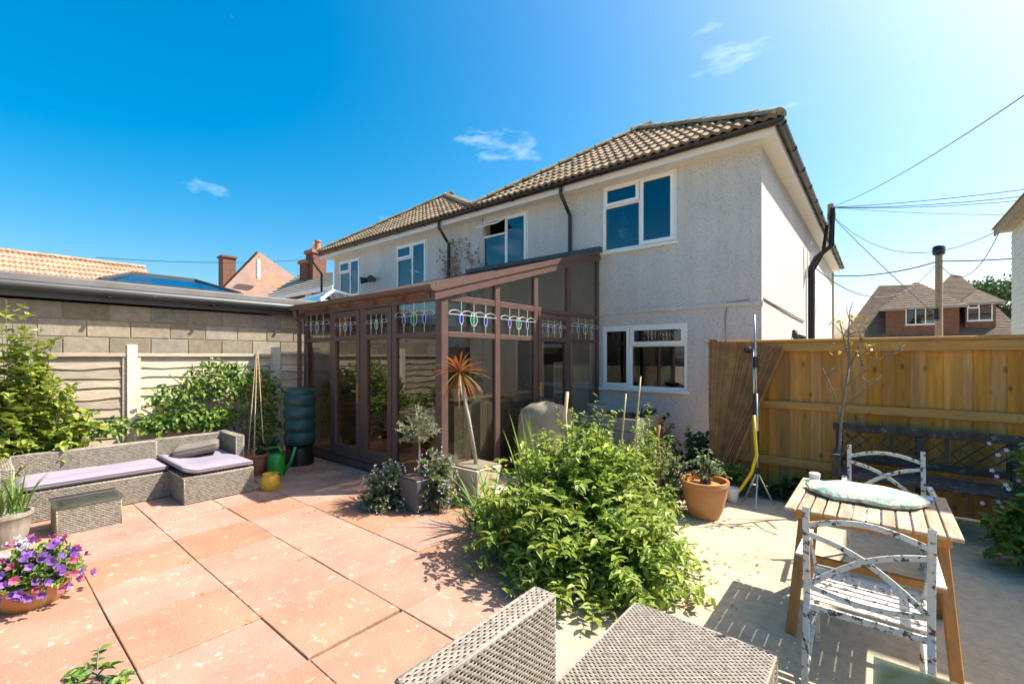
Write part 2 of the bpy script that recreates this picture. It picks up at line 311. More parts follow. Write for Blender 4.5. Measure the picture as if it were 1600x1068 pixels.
# ------------------------------------------------------------------ ground and paving
structure(MB().box(-150, 150, -60, 220, -0.3, 0).build('ground', M['concrete']))
pav = structure(MB().box(-8.3, -1.70, -1.45, 3.50, 0.002, 0.006).build('paving', M['joint']))
pav['label'] = 'salmon and beige square paving slabs'
X1, Y1 = -1.70, 3.50
for j in range(8):
    y1 = Y1 - j * 0.592; off = 0.0 if j % 3 else -0.02
    for i in range(11):
        x1 = X1 - i * 0.597 + off * (i > 0); g = U(0.0015, 0.005)
        piece('slab', x1 - 0.597 + g, x1 - g, y1 - 0.592 + g, y1 - g, 0.004, 0.022 + U(-0.002, 0.003), M['slab'], pav, 0.003, (U(-.004, .004), U(-.004, .004), U(-.006, .006)))

# ------------------------------------------------------------------ the pair of houses
YW = 7.39                                         # back wall plane
EZ = 4.70                                         # soffit height
def cell_wall(name, m, parent, mp, s0, s1, z0, z1, holes, th):     # wall with window openings, as one mesh with reveals
    ss = sorted({s0, s1, *[h[0] for h in holes], *[h[1] for h in holes]}); zs = sorted({z0, z1, *[h[2] for h in holes], *[h[3] for h in holes]})
    b = MB()
    inh = lambda a, c: any(h[0] <= a <= h[1] and h[2] <= c <= h[3] for h in holes)
    for i in range(len(ss) - 1):
        for k in range(len(zs) - 1):
            if inh((ss[i] + ss[i + 1]) / 2, (zs[k] + zs[k + 1]) / 2): continue
            for nn in (0, -th): b.face([mp(ss[i], zs[k], nn), mp(ss[i + 1], zs[k], nn), mp(ss[i + 1], zs[k + 1], nn), mp(ss[i], zs[k + 1], nn)])
    for h in holes + [(s0, s1, z0, z1)]:
        a, c, d, e = h
        for q in (((a, d), (a, e)), ((c, d), (c, e)), ((a, d), (c, d)), ((a, e), (c, e))):
            b.face([mp(*q[0], 0), mp(*q[1], 0), mp(*q[1], -th), mp(*q[0], -th)])
    o = b.build(name, m, parent, recalc=False)
    return o
def window(parent, mp, s0, s1, z0, z1, lights, open_vent=None, n0=-0.07, sill=True, glassm=None):
    """lights: (s0, s1, z0, z1, is_sash) in fractions of the opening"""
    glassm = glassm or M['winglass']
    w = MB(); t = 0.05
    w.mbox(mp, s0, s1, z0, z0 + t, n0, n0 + 0.06); w.mbox(mp, s0, s1, z1 - t, z1, n0, n0 + 0.06)
    w.mbox(mp, s0, s0 + t, z0 + t, z1 - t, n0 + .001, n0 + 0.059); w.mbox(mp, s1 - t, s1, z0 + t, z1 - t, n0 + .001, n0 + 0.059)
    W, H = s1 - s0, z1 - z0
    for (a, b, c, d, sash) in lights:
        if a > 0.01 and not any(abs(a - q[0]) < 1e-3 and q is not (a, b, c, d, sash) and q[2] < c for q in lights): w.mbox(mp, s0 + a * W - 0.025, s0 + a * W + 0.025, z0 + t, z1 - t, n0 + .002, n0 + 0.058)
        if c > 0.01: w.mbox(mp, s0 + a * W + 0.026, s0 + b * W - 0.026, z0 + c * H - 0.02, z0 + c * H + 0.02, n0 + .003, n0 + 0.057)
    wo = w.build('window', M['upvc'], parent)
    for k, (a, b, c, d, sash) in enumerate(lights):
        x0, x1 = s0 + a * W + (t if a < .01 else .025), s0 + b * W - (t if b > .99 else .025)
        y0, y1 = z0 + c * H + (t if c < .01 else .02), z0 + d * H - (t if d > .99 else .02)
        if sash:
            opened = (open_vent == k)
            f = MB(); q = 0.045; nn = n0 + 0.062
            def mm(s, z, n, opened=opened, y1=y1):
                if not opened: return mp(s, z, n)
                a_ = R(58); dz = z - y1; return mp(s, y1 + dz * math.cos(a_) + (n - nn) * math.sin(a_), nn - dz * math.sin(a_) + (n - nn) * math.cos(a_))
            e = 0.012
            f.mbox(mm, x0 - e, x1 + e, y0 - e, y0 + q, nn, nn + 0.03); f.mbox(mm, x0 - e, x1 + e, y1 - q, y1 + e, nn, nn + 0.03)
            f.mbox(mm, x0 - e, x0 + q, y0 + q, y1 - q, nn + .001, nn + 0.029); f.mbox(mm, x1 - q, x1 + e, y0 + q, y1 - q, nn + .001, nn + 0.029)
            f.build('sash', M['upvc'], wo)
            MB().mbox(mm, x0 + q - .004, x1 - q + .004, y0 + q - .004, y1 - q + .004, nn + 0.010, nn + 0.016).build('pane', glassm, wo)
            if H > 0.8 and d - c > 0.6: MB().mbox(mm, x0 + 0.012, x0 + 0.03, (y0 + y1) / 2 - .05, (y0 + y1) / 2 + .05, nn + 0.03, nn + 0.05).build('handle', M['white'], wo)
        else:
            MB().mbox(mp, x0 - .004, x1 + .004, y0 - .004, y1 + .004, n0 + 0.022, n0 + 0.030).build('pane', glassm, wo)
    if sill: MB().mbox(mp, s0 - 0.04, s1 + 0.04, z0 - 0.04, z0 - .002, -0.05, 0.07).build('sill', M['upvc'], wo, bevel=0.006)
    return wo
def tile_shape(w, l):                              # wavy concrete tile, u across, v up the slope, n out
    b = MB(); n = 16; pr = []
    for i in range(n + 1):
        u = i / n; pr.append((u * w * 1.03, 0.017 * math.sin(u * 4 * math.pi + 0.4) + 0.017))
    k = len(b.v)
    for (v, h) in ((-0.03, 0.046), (l, 0.004)):
        for u, q in pr: b.v.append((u, v, q + h))
    for u, q in pr: b.v.append((u, -0.03, q + h - 0.018 + 0.012))
    N = n + 1
    for i in range(n):
        b.f.append((i, i + 1, N + i + 1, N + i)); b.t.append(0); b.f.append((2 * N + i, 2 * N + i + 1, i + 1, i)); b.t.append(0)
    return b
def roof_slope(parent, A, B, C, D, w, l, m, join=False, name='tile'):
    """slope with eave A->B and top D->C (C above B, D above A; equal for a triangle)"""
    A, B, C, D = V(A), V(B), V(C), V(D); u = (B - A).normalized(); W = (B - A).length
    top = (C + D) / 2 - A; v = (top - u * top.dot(u)); Lv = v.length; v.normalize(); n = u.cross(v)
    if n.z < 0: n = -n
    MB().face([A - n * .01, B - n * .01, C - n * .01, D - n * .01] if (C - D).length > 0.01 else [A - n * .01, B - n * .01, C - n * .01]).build('roof_underlay', M['wickerdark'], parent, recalc=False)
    uD, uC = (D - A).dot(u), (C - A).dot(u)
    rows = int(math.ceil(Lv / l)); T = tile_shape(w, l); shared = None; J = MB()
    for r in range(rows):
        v0 = r * l; ve = min(l, Lv - v0)
        lo = lambda vv: uD * vv / Lv
        hi = lambda vv: W + (uC - W) * vv / Lv
        off = 0.0
        i0 = int(math.floor((lo(v0)) / w)) - 1; i1 = int(math.ceil(hi(v0) / w)) + 1
        for i in range(i0, i1):
            u0 = i * w + off
            vm = v0 + l * 0.3
            if u0 + w < lo(v0) + .02 or u0 > hi(v0) - .02 or (u0 + w < lo(vm) + .02 and u0 + w < lo(v0 + l)) or u0 > hi(vm): continue
            edge = u0 < lo(v0 + l) or u0 + w > hi(v0 + l) or v0 + l > Lv
            vs = []
            for (a, b_, c) in T.v:
                vv = min(max(v0 + b_, -0.05), Lv); uu = u0 + a
                if edge: uu = min(max(uu, lo(max(vv, 0))), hi(max(vv, 0)))
                vs.append((uu - u0, vv - v0, c + (rnd.random() * 0.0)))
            if join:
                k = len(J.v); jt = U(-.003, .004)
                for q in vs: J.v.append(tuple(A + u * (u0 + q[0]) + v * (v0 + q[1]) + n * (q[2] + jt)))
                for f in T.f: J.f.append(tuple(k + x for x in f)); J.t.append(0)
                continue
            if edge or shared is None:
                me = bpy.data.meshes.new(name); me.from_pydata(vs, [], T.f); me.materials.append(m)
                me.polygons.foreach_set('use_smooth', [True] * len(me.polygons)); me.set_sharp_from_angle(angle=R(40))
                if not edge: shared = me
            else: me = shared
            o = bpy.data.objects.new(name, me); COL.objects.link(o)
            Mx = Matrix((u, v, n)).transposed().to_4x4(); p = A + u * u0 + v * v0 + n * U(-.003, .005)
            o.parent = parent; o.matrix_parent_inverse = wmat(parent).inverted()
            o.matrix_basis = Matrix.Translation(p) @ Mx @ Matrix.Rotation(U(-.008, .008), 4, 'Z')
    if join: J.build('tiles', m, parent, recalc=False, kind='stuff')
def caps(parent, a, b, r, l, m, name='ridge_tile'):   # half-round hip / ridge tiles, each a piece
    a, b = V(a), V(b); d = (b - a).normalized(); n = int((b - a).length / l); x = d.cross(V((0, 0, 1))).normalized(); y = x.cross(d)
    if y.z < 0: y = -y
    me = None
    for i in range(n + 1):
        if me is None:
            mb = MB(); k = 7
            for (s, rr) in ((-0.02, r * 1.06), (l, r * 0.96)):
                for j in range(k + 1):
                    an = math.pi * j / k; mb.v.append((rr * math.cos(an), s, rr * 0.75 * math.sin(an)))
            for j in range(k): mb.f.append((j, j + 1, k + 2 + j, k + 1 + j))
            mb.f.append(tuple(range(k + 1))); mb.f.append(tuple(reversed(range(k + 1, 2 * k + 2))))
            mb.t = [0] * len(mb.f)
            o = mb.build(name, m, None, smooth=True); me = o.data
        else: o = bpy.data.objects.new(name, me); COL.objects.link(o)
        o.parent = parent; o.matrix_parent_inverse = wmat(parent).inverted()
        o.matrix_basis = Matrix.Translation(a + d * (i * l) + V((0, 0, U(-.004, .006)))) @ Matrix((x, d, y)).transposed().to_4x4()

def house(name, label, x0, x1, y1, holes_back, windows, side_right, apexY, apexZ, ye=7.10, right_over=0.20):
    h = thing(name, label, 'house', ((x0 + x1) / 2, (YW + y1) / 2, 0))
    back = lambda s, z, n: V((s, YW - n, z))
    cell_wall('back_wall', M['render'], h, back, x0, x1, 0, EZ + .02, holes_back, 0.22)
    for w in windows: window(h, back, *w)
    if side_right:
        side = lambda s, z, n: V((x1 + n, s, z))
        hs = (13.2, 13.9, 3.55, 4.5)
        cell_wall('side_wall', M['render'], h, side, YW + .2205, y1, 0, EZ + .02, [hs], 0.22)
        window(h, side, *hs, [(0, .5, 0, 1, True), (.5, 1, 0, 1, False)])
    else:
        MB().box(x0 + .003, x0 + 0.22, YW + 0.22, y1, 0, EZ).build('side_wall', M['render'], h)
    MB().box(x0 + .004, x1 - .004, y1 - 0.22, y1 - .004, 0, EZ).build('front_wall', M['render'], h)
    MB().box(x0 + .3, x1 - .3, YW + .3, y1 - .3, 2.45, 2.55).build('upper_floor', M['interior'], h)
    MB().box(x0 + .23, x1 - .23, YW + 3.6, YW + 3.7, 0, EZ).build('inner_wall', M['interior'], h)
    # soffit, fascia, gutter
    ex0 = x0 - (0.30 if not side_right else 0.0); ex1 = x1 + (right_over if side_right else 0.0)
    MB().box(ex0, ex1, ye + .02, YW + 0.1, EZ, EZ + 0.03).build('soffit', M['soffit'], h)
    MB().box(ex0, ex1, ye, ye + .022, EZ - .02, EZ + 0.16).build('fascia', M['soffit'], h)
    if side_right:
        MB().box(x1 - .05, ex1 - .002, YW + .102, y1 + .3, EZ + .002, EZ + 0.032).build('soffit', M['soffit'], h)
        MB().box(ex1 - .001, ex1 + .02, ye + .001, y1 + .3, EZ - .02, EZ + 0.16).build('fascia', M['soffit'], h)
    def gut(a, b):
        a, b = V(a), V(b); d = (b - a).normalized(); x = d.cross(V((0, 0, 1))); mb = MB(); k = 8
        for p in (a, b):
            for rr in (0.062, 0.056):
                for j in range(k + 1):
                    an = math.pi + math.pi * j / k; mb.v.append(tuple(p + x * rr * math.cos(an) + V((0, 0, rr * math.sin(an)))))
        N = k + 1
        for s_ in (0, N):
            for j in range(k): mb.f.append((s_ + j, s_ + j + 1, 2 * N + s_ + j + 1, 2 * N + s_ + j))
        for e in (0, 2 * N): mb.f.append((e, e + N, e + N + 1, e + 1)); mb.f.append(tuple(e + j for j in range(N)))
        mb.t = [0] * len(mb.f)
        g = mb.build('gutter', M['gutter'], h, smooth=True)
        L = (b - a).length
        for i in range(int(L / 1.0) + 1):
            p = a + d * min(0.12 + i * 1.0, L - .05); k2 = MB()
            k2.tube([p + x * 0.068 * math.cos(math.pi + math.pi * j / 8) + V((0, 0, 0.068 * math.sin(math.pi + math.pi * j / 8))) for j in range(9)], 0.009, 5).build('gutter_bracket', M['gutter'], g)
        return g
    gut((ex0, ye - .065, EZ + .13), (ex1 + (.12 if side_right else 0), ye - .065, EZ + .13))
    if side_right: gut((ex1 + .085, ye - .12, EZ + .132), (ex1 + .085, y1 + .35, EZ + .132))
    # hipped roof, ridge running away from the garden
    ez = EZ + .17; e0, e1 = ex0 if not side_right else x0, ex1 + (.06 if side_right else 0); xm = (e0 + e1) / 2; yb = ye - .06
    A, B, P, Q = V((e0, yb, ez)), V((e1, yb, ez)), V((xm, apexY, apexZ)), V((xm, y1 - 2, apexZ))
    roof_slope(h, A, B, P, P, 0.30, 0.30, M['tile'])
    roof_slope(h, B, V((e1, y1 + .3, ez)), Q, P, 0.30, 0.30, M['tile'], join=True)
    roof_slope(h, V((e0, y1 + .3, ez)), A, P, Q, 0.30, 0.30, M['tile'], join=True)
    MB().face([V((e1, y1 + .3, ez)), V((e0, y1 + .3, ez)), Q]).build('front_slope', M['browntile'], h)
    up = V((0, 0, .03))
    caps(h, A + up, P + up, 0.12, 0.42, M['hip']); caps(h, B + up, P + up, 0.12, 0.42, M['hip']); caps(h, P + up, Q + up, 0.12, 0.42, M['hip'])
    return h
back = lambda s, z, n: V((s, YW - n, z))
def hole(pl, pr, yt, yb):                         # window opening on the back wall from its pixels (left top.. right)
    a, b = at(pl, 500, Y=YW), at(pr, 500, Y=YW)
    return (a.x, b.x, at(pr, yb, Y=YW).z, at(pr, yt, Y=YW).z)
hd = (-6.0, -4.6, .06, 2.05); h1 = hole(942, 1057, 263, 377); h2 = hole(753, 825, 328, 413); hk = hole(941, 1074, 504, 611)
CAS = [(0, .53, 0, .68, False), (0, .53, .68, 1, True), (.53, 1, 0, 1, True)]
XP = -6.9                                        # party line between the two houses
houseR = house('house', 'white pebbledashed house with brown tiled hipped roof, right half of the pair', XP, -1.34, 19.8, [h1, h2, hk, hd],
      [(*h1, CAS), (*h2, CAS, 1), (*hk, [(0, .36, 0, 1, True), (.36, 1, 0, .68, False), (.36, 1, .68, 1, True)]), (*hd, [(0, .5, 0, 1, True), (.5, 1, 0, 1, True)])], True, 9.2, 6.45)
h3 = hole(619, 667, 373, 446); h4 = hole(530, 563, 401, 462)
houseL = house('attached_house', 'farther pebbledashed house joined on beyond the black downpipe', -13.35, XP - .004, 19.6, [h3, h4],
      [(*h3, CAS), (*h4, CAS)], False, 9.35, 6.50)
MB().box(-1.34 - 2.64, -1.338 + .02, YW - .03, YW + .05, at(1185, 473, Y=YW).z - .03, at(1185, 470, Y=YW).z).build('render_band', M['render'], houseR)
# curtains, window things
for hh, par in ((h3, houseL), (h4, houseL)):
    mb = MB()
    for (a, b) in ((0.05, 0.25), (0.55, 0.95)):
        n = 14
        for i in range(n):
            u0, u1 = hh[0] + (hh[1] - hh[0]) * (a + (b - a) * i / n), hh[0] + (hh[1] - hh[0]) * (a + (b - a) * (i + 1) / n)
            y0, y1 = YW + .2 + .02 * (i % 2), YW + .2 + .02 * ((i + 1) % 2)
            mb.face([(u0, y0, hh[2]), (u1, y1, hh[2]), (u1, y1, hh[3]), (u0, y0, hh[3])])
    mb.build('curtain', M['curtain'], par, recalc=False)
def downpipe(px, top, bot, parent, Y=YW - 0.06):
    x = at(px, 400, Y=Y).x; z0 = at(px, bot, Y=Y).z
    MB().tube([(x, 7.04, EZ + .07), (x, 7.04, EZ - .06), (x + .02, Y - .1, EZ - .30), (x + .02, Y, EZ - .40), (x + .02, Y, z0)], 0.036, 10).build('downpipe', M['black'], parent, smooth=True)
downpipe(700, 350, 470, houseL); downpipe(889, 292, 405, houseR); downpipe(502, 410, 520, houseL)
sp = MB()
xs = -1.34 + .08
sp.tube([(xs, 12.6, 0), (xs, 12.6, 3.7), (xs + .1, 12.6, 3.9), (xs + .40, 12.6, 4.15), (xs + .42, 12.6, 5.0)], 0.055, 10)
sp.tube([(xs, 13.0, 0), (xs, 13.1, 3.7), (xs + .2, 13.1, 4.1), (xs + .28, 13.1, 4.75)], 0.04, 10)
sp.tube([(xs, 10.3, .4), (xs, 10.3, 1.95), (xs - .06, 10.4, 2.1)], 0.055, 10); sp.tube([(xs, 12.6, 1.7), (xs, 11.2, 2.0), (xs - .06, 11.1, 2.02)], 0.055, 10)
sp.build('waste_pipe', M['black'], houseR, smooth=True)
MB().tube([(-1.5, YW - .02, 2.45), (-1.8, YW - .02, 2.42), (-1.83, YW - .02, 2.2), (-1.83, YW - .02, 1.7)], 0.009, 6).build('cable', M['greyhouse'], houseR)
MB().tube([(-1.33, YW + .1, 2.46), (-1.32, 10, 2.42), (-1.32, 12, 2.40)], 0.012, 6).build('cable', M['greyhouse'], houseR)
pf = at(1217, 178, Y=7.05)
MB().tube([pf + V((0, 0, -.12)), pf + V((0, 0, -.02)), pf + V((.03, 0, .03)), pf + V((.0, 0, .06)), pf + V((-.03, 0, .03))], 0.012, 6).build('ridge_bracket', M['black'], houseR)
wl_ = at(585, 437, Y=YW)
fl = MB(); fl.box(wl_.x - .06, wl_.x + .06, YW - .05, YW - .002, wl_.z - .06, wl_.z + .06); fl.tube([(wl_.x - .1, YW - .1, wl_.z), (wl_.x - .25, YW - .28, wl_.z - .03)], [.06, .1], 10); fl.tube([(wl_.x + .1, YW - .1, wl_.z), (wl_.x + .25, YW - .28, wl_.z - .03)], [.06, .1], 10); fl.tube([(wl_.x - .12, YW - .08, wl_.z), (wl_.x + .12, YW - .08, wl_.z)], .03, 8)
fl.build('floodlight', M['black'], houseL)
# hanging plant behind the bedroom window
c = at(974, 365, Y=YW + .35)
hp = thing('hanging_planter', 'white hanging pot with trailing plant inside upstairs window', 'hanging pot', c)
MB().lathe([(.05, -.09), (.08, -.06), (.09, .06), (.085, .07)], c, 16).build('pot', M['white'], hp, smooth=True)
mb = MB()
for k in range(3): mb.tube([c + V((.085 * math.cos(k * 2.1), .085 * math.sin(k * 2.1), .06)), c + V((0, 0, .42))], .004, 5)
mb.build('hanger', M['white'], hp); mb = MB()
for k in range(60): mb.tint = rnd.random(); mb.leaf(c + V((U(-.16, .16), U(-.1, .1), U(-.22, .12))), rdir(), rdir(), .07, .04)
mb.build('foliage', M['leaf_rose'], hp, recalc=False)
# dead creeper on the wall
dc = at(722, 470, Y=YW); cr = thing('dead_creeper', 'dry brown creeper clinging to wall beside black downpipe', 'creeper', (dc.x, YW - .03, 2.9)); mb = MB(); ml = MB()
for k in range(16):
    x = dc.x + U(-.3, 1.0); z = U(2.9, 3.4); p = [V((x, YW - .03, z))]
    for i in range(7): p.append(p[-1] + V((U(-.14, .1), U(-.02, .01), U(.06, .24)))); p[-1].y = min(p[-1].y, YW - .02)
    mb.tube(p, [.009 * (1 - i / 9) for i in range(8)], 5)
    for q in p[4:]:
        if q.z > 4.55 or k % 2: continue
        for _ in range(4): ml.tint = 0; ml.leaf(q + V((U(-.1, .1), U(-.08, 0), U(-.05, .15))), rdir(), V((0, -1, .3)), U(.06, .12), .05)
mb.build('stem', M['bark'], cr); ml.build('dry_leaves', M['reed'], cr, recalc=False)

# ------------------------------------------------------------------ conservatory
CX0, CX1, CY0, CY1 = -7.36, -3.98, 3.54, 7.36
con = thing('conservatory', 'dark brown lean-to conservatory with stained glass top lights', 'conservatory', ((CX0 + CX1) / 2, (CY0 + CY1) / 2, 0))
fr = lambda s, z, n: V((s, CY0 - n, z))
sd = lambda s, z, n: V((CX1 + n, s, z))
ls = lambda s, z, n: V((CX0 - n, s, z))
ZT, ZH, ZE, ZR = 1.866, 2.27, 2.36, 3.44          # transom, header, eave, roof at the wall
slope = lambda y: ZE + (ZR - ZE) * (y - CY0) / (CY1 - CY0)
FX = [CX0, -6.48, -5.656, -4.906, CX1]; SY = [CY0, 4.546, 5.42, 6.35, CY1]
def member(mp, s0, s1, z0, z1, n0=-.06, n1=0.0, name='post'): return MB().mbox(mp, s0, s1, z0, z1, n0, n1).build(name, M['brown'], con, bevel=0.004)
def motif(par, mp, s0, s1, z0, z1, strong=True):
    w, h = s1 - s0, z1 - z0; cs, cz = (s0 + s1) / 2, z0 + h * .46; nn = 0.012
    l = MB(); r = .0032 if strong else .0028
    P = lambda u, v: mp(cs + u * w, z0 + v * h, nn)
    for u in (-.26, 0, .26): l.tube([P(u, .0), P(u, .25)], r, 5); l.tube([P(u, .72 if u == 0 else .66), P(u, 1)], r, 5)
    l.tube([P(-.5, .57), P(.5, .57)], r * .8, 5)
    for u in (-.38, -.13, .13, .38): l.tube([P(u + .13 * math.cos(t), .57 + .15 * math.sin(t)) for t in [math.pi * i / 8 for i in range(9)]], r, 5)
    def oval(u, v, a, b_, k=14): return [P(u + a * math.cos(2 * math.pi * i / k), v + b_ * math.sin(2 * math.pi * i / k) * (1.15 if math.sin(2 * math.pi * i / k) > 0 else 1)) for i in range(k + 1)]
    l.tube(oval(0, .45, .075, .22), r, 5); l.tube(oval(-.26, .43, .035, .17), r, 5); l.tube(oval(.26, .43, .035, .17), r, 5); l.tube([P(0, .25), P(0, .7)], r, 5)
    l.build('lead_line', M['came'], par)
    nn = 0.010
    for sg in (-1, 1):
        pts = [P(sg * .004, .24)] + [P(sg * .068 * math.sin(math.pi * i / 8) , .24 + .44 * i / 8) for i in range(1, 8)] + [P(sg * .004, .68)]
        MB().face(pts).build('petal', M['greenglass'], par, recalc=False)
    for u in (-.26, .26): MB().face(oval(u, .43, .031, .155)[:-1]).build('petal', M['blueglass'], par, recalc=False)
def pane(mp, s0, s1, z0, z1, par=None, name='pane'): return MB().mbox(mp, s0 - .006, s1 + .006, z0 - .006, z1 + .006, -.034, -.028).build(name, M['glass'], par or con)
# front
for i, x in enumerate(FX):
    w = .055 if i in (0, 4) else .045
    if i == 4: MB().box(CX1 - .11, CX1, CY0, CY0 + .11, 0.03, ZE).build('corner_post', M['brown'], con, bevel=.005)
    elif i == 0: member(fr, x, x + .08, .03, ZE)
    else: member(fr, x - w, x + w, .12, ZH)
member(fr, CX0 - .03, CX1 - .111, 0.03, .118, -.10, .03, 'sill'); member(fr, CX0 + .081, CX1 - .111, ZH + .001, ZE + .02, -.06, -.002, 'header')
for i in range(4):
    a, b = FX[i] + (.081 if i == 0 else .046), FX[i + 1] - (.112 if i == 3 else .046)
    if i in (1, 2):                               # french doors
        d = MB(); q = .085
        d.mbox(fr, a, a + q, .13, ZH - .01, -.05, .012).mbox(fr, b - q, b, .13, ZH - .01, -.05, .012)
        for z0, z1 in ((.13, .30), (ZT - .03, ZT + .04), (ZH - .09, ZH - .01)): d.mbox(fr, a + q, b - q, z0, z1, -.049, .011)
        do = d.build('door', M['brown'], con, bevel=.003)
        MB().mbox(fr, a + q - .005, b - q + .005, .295, ZT - .025, -.03, -.022).build('pane', M['glass'], do)
        tp = MB().mbox(fr, a + q - .005, b - q + .005, ZT + .035, ZH - .085, -.03, -.022).build('stained_pane', M['glass'], do)
        motif(do, fr, a + q, b - q, ZT + .04, ZH - .09, False)
        if i == 1: MB().mbox(fr, b - .055, b - .02, .95, 1.22, .012, .022).mbox(fr, b - .15, b - .03, 1.10, 1.125, .03, .045).build('handle', M['brass'], do)
    else:
        member(fr, a, b, ZT - .03, ZT + .035, -.058, -.003, 'transom'); member(fr, a, b, .1185, .17, -.058, -.003, 'rail')
        pane(fr, a, b, .17, ZT - .03); tp = pane(fr, a, b, ZT + .035, ZH, None, 'stained_pane'); motif(tp, fr, a, b, ZT + .035, ZH, False)
# side facing the garden
for i, y in enumerate(SY):
    if i == 0: continue
    top = slope(y) - .06
    if i == 4: member(sd, y - .06, y, .03, top)
    else: member(sd, y - .05, y + .05, .12, top)
member(sd, CY0 + .111, CY1 - .001, .03, .118, -.08, .02, 'sill')
for i in range(4):
    a, b = SY[i] + (.112 if i == 0 else .051), SY[i + 1] - (.061 if i == 3 else .051)
    member(sd, a, b, ZH, ZH + .08, -.058, -.003, 'header')
    ca, cb = slope(a) - .07, slope(b) - .07
    o = MB().hexa([sd(a, ZH + .075, -.034), sd(b, ZH + .075, -.034), sd(b, ZH + .075, -.028), sd(a, ZH + .075, -.028), sd(a, max(ca, ZH + .078), -.034), sd(b, cb, -.034), sd(b, cb, -.028), sd(a, max(ca, ZH + .078), -.028)]).build('gable_pane', M['glass'], con)
    if i == 2:
        d = MB(); q = .08
        d.mbox(sd, a, a + q, .13, ZH - .01, -.05, .012).mbox(sd, b - q, b, .13, ZH - .01, -.05, .012)
        for z0, z1 in ((.13, .30), (ZT - .03, ZT + .04), (ZH - .09, ZH - .01)): d.mbox(sd, a + q, b - q, z0, z1, -.049, .011)
        do = d.build('door', M['brown'], con, bevel=.003)
        MB().mbox(sd, a + q - .005, b - q + .005, .295, ZT - .025, -.03, -.022).build('pane', M['glass'], do)
        MB().mbox(sd, a + q - .005, b - q + .005, ZT + .035, ZH - .085, -.03, -.022).build('stained_pane', M['glass'], do)
        motif(do, sd, a + q, b - q, ZT + .04, ZH - .09)
        MB().mbox(sd, a + .02, a + .06, 1.0, 1.22, .012, .022).mbox(sd, a - .05, a + .05, 1.12, 1.14, .035, .05).build('handle', M['brass'], do)
    else:
        member(sd, a, b, ZT - .03, ZT + .035, -.058, -.003, 'transom'); member(sd, a, b, .1185, .17, -.058, -.003, 'rail')
        pane(sd, a, b, .17, ZT - .03); tp = pane(sd, a, b, ZT + .035, ZH, None, 'stained_pane'); motif(tp, sd, a, b, ZT + .035, ZH)
# far end, roof, gutter
for y in (CY0 + .09, 5.4, CY1 - .04): member(ls, y - .04, y + .04, .03, slope(y) - .06)
for a, b in ((CY0 + .13, 5.36), (5.44, CY1 - .08)):
    pane(ls, a, b, .12, ZH); member(ls, a, b, .03, .119, -.06, 0, 'sill')
def rbar(x0, x1, z0, z1, name='rafter', y0=CY0 - .12, m='brown'):
    return MB().hexa([(x0, y0, slope(y0) + z0), (x1, y0, slope(y0) + z0), (x1, CY1, ZR + z0), (x0, CY1, ZR + z0), (x0, y0, slope(y0) + z1), (x1, y0, slope(y0) + z1), (x1, CY1, ZR + z1), (x0, CY1, ZR + z1)]).build(name, M[m], con)
rbar(CX0 + .02, CX1 - .05, .055, .075, 'roof_sheet', m='poly')
for k in range(6): x = CX0 + .04 + k * (CX1 - CX0 - .14) / 5; rbar(x - .03, x + .03, -.04, .054); rbar(x - .03, x + .03, .076, .09, 'glazing_bar')
rbar(CX1 - .048, CX1 + .03, -.07, .10, 'bargeboard'); rbar(CX1 + .0305, CX1 + .045, .03, .115, 'verge_trim')
MB().box(CX0, CX1 + .05, CY1 - .08, CY1 + .027, ZR + .08, ZR + .16).build('flashing', M['leadgrey'], con)
g = MB(); k = 8; pts = []
for x in (CX0 - .08, CX1 + .06):
    for j in range(k + 1): an = math.pi + math.pi * j / k; g.v.append((x, CY0 - .16 + .06 * math.cos(an), ZE + .06 + .07 * math.sin(an)))
for j in range(k): g.f.append((j, j + 1, k + 2 + j, k + 1 + j))
g.f += [tuple(range(k + 1)), tuple(range(k + 1, 2 * k + 2))]; g.t = [0] * len(g.f)
g.build('gutter', M['brown'], con, smooth=True)
MB().tube([(CX0 + .02, CY0 - .16, ZE), (CX0 + .02, CY0 - .15, ZE - .12), (CX0 - .03, CY0 - .06, ZE - .2), (CX0 - .03, CY0 - .06, 1.35), (CX0 - .03, CY0 - .06, 1.0)], .035, 8).build('downpipe', M['brown'], con, smooth=True)

# ------------------------------------------------------------------ left boundary: lap fence, block garage
FXL = -7.70
lf = thing('lap_fence', 'bleached waney lap fence panels between pale posts along left boundary', 'fence', (FXL, 2.3, 0))
ys = [-2.29, -.45, 1.39, 3.23, 5.07, 6.91]
for y in ys: piece('post', FXL - .05, FXL + .06, y - .055, y + .055, 0, 1.76, M['post'], lf, .006)
for i in range(5):
    a, b = ys[i] + .056, ys[i + 1] - .056; m = M['lapgrey'] if i < 2 else M['lap']; top = 1.60 if i != 3 else 1.64
    piece('top_rail', FXL - .03, FXL + .045, a, b, top, top + .045, m, lf)
    for bt in (a + .02, (a + b) / 2, b - .02): piece('batten', FXL + .020, FXL + .034, bt - .02, bt + .02, .1, top - .002, m, lf, .002)
    n = 12; hgt = (top - .06) / n
    for k in range(n):
        z = .06 + k * hgt
        mb = MB(); N = 12; w = []
        for q in range(N + 1): w.append(.012 * math.sin(q * 1.1 + k * 2.3 + i) + U(-.005, .005))
        for q in range(N):
            y0, y1 = a + (b - a) * q / N, a + (b - a) * (q + 1) / N
            z0, z1 = z - .02 + w[q], z - .02 + w[q + 1]; zt = z + hgt + .012
            mb.hexa([(FXL + .006, y0, z0), (FXL + .018, y0, z0), (FXL + .018, y1, z1), (FXL + .006, y1, z1), (FXL - .012, y0, zt), (FXL - .004, y0, zt), (FXL - .004, y1, zt), (FXL - .012, y1, zt)])
        mb.build('lap_board', m, lf)
GX = -8.10
ga = thing('garage', 'flat roofed blockwork garage with dark grey roof edge behind the left fence', 'garage', (-11, .5, 0))
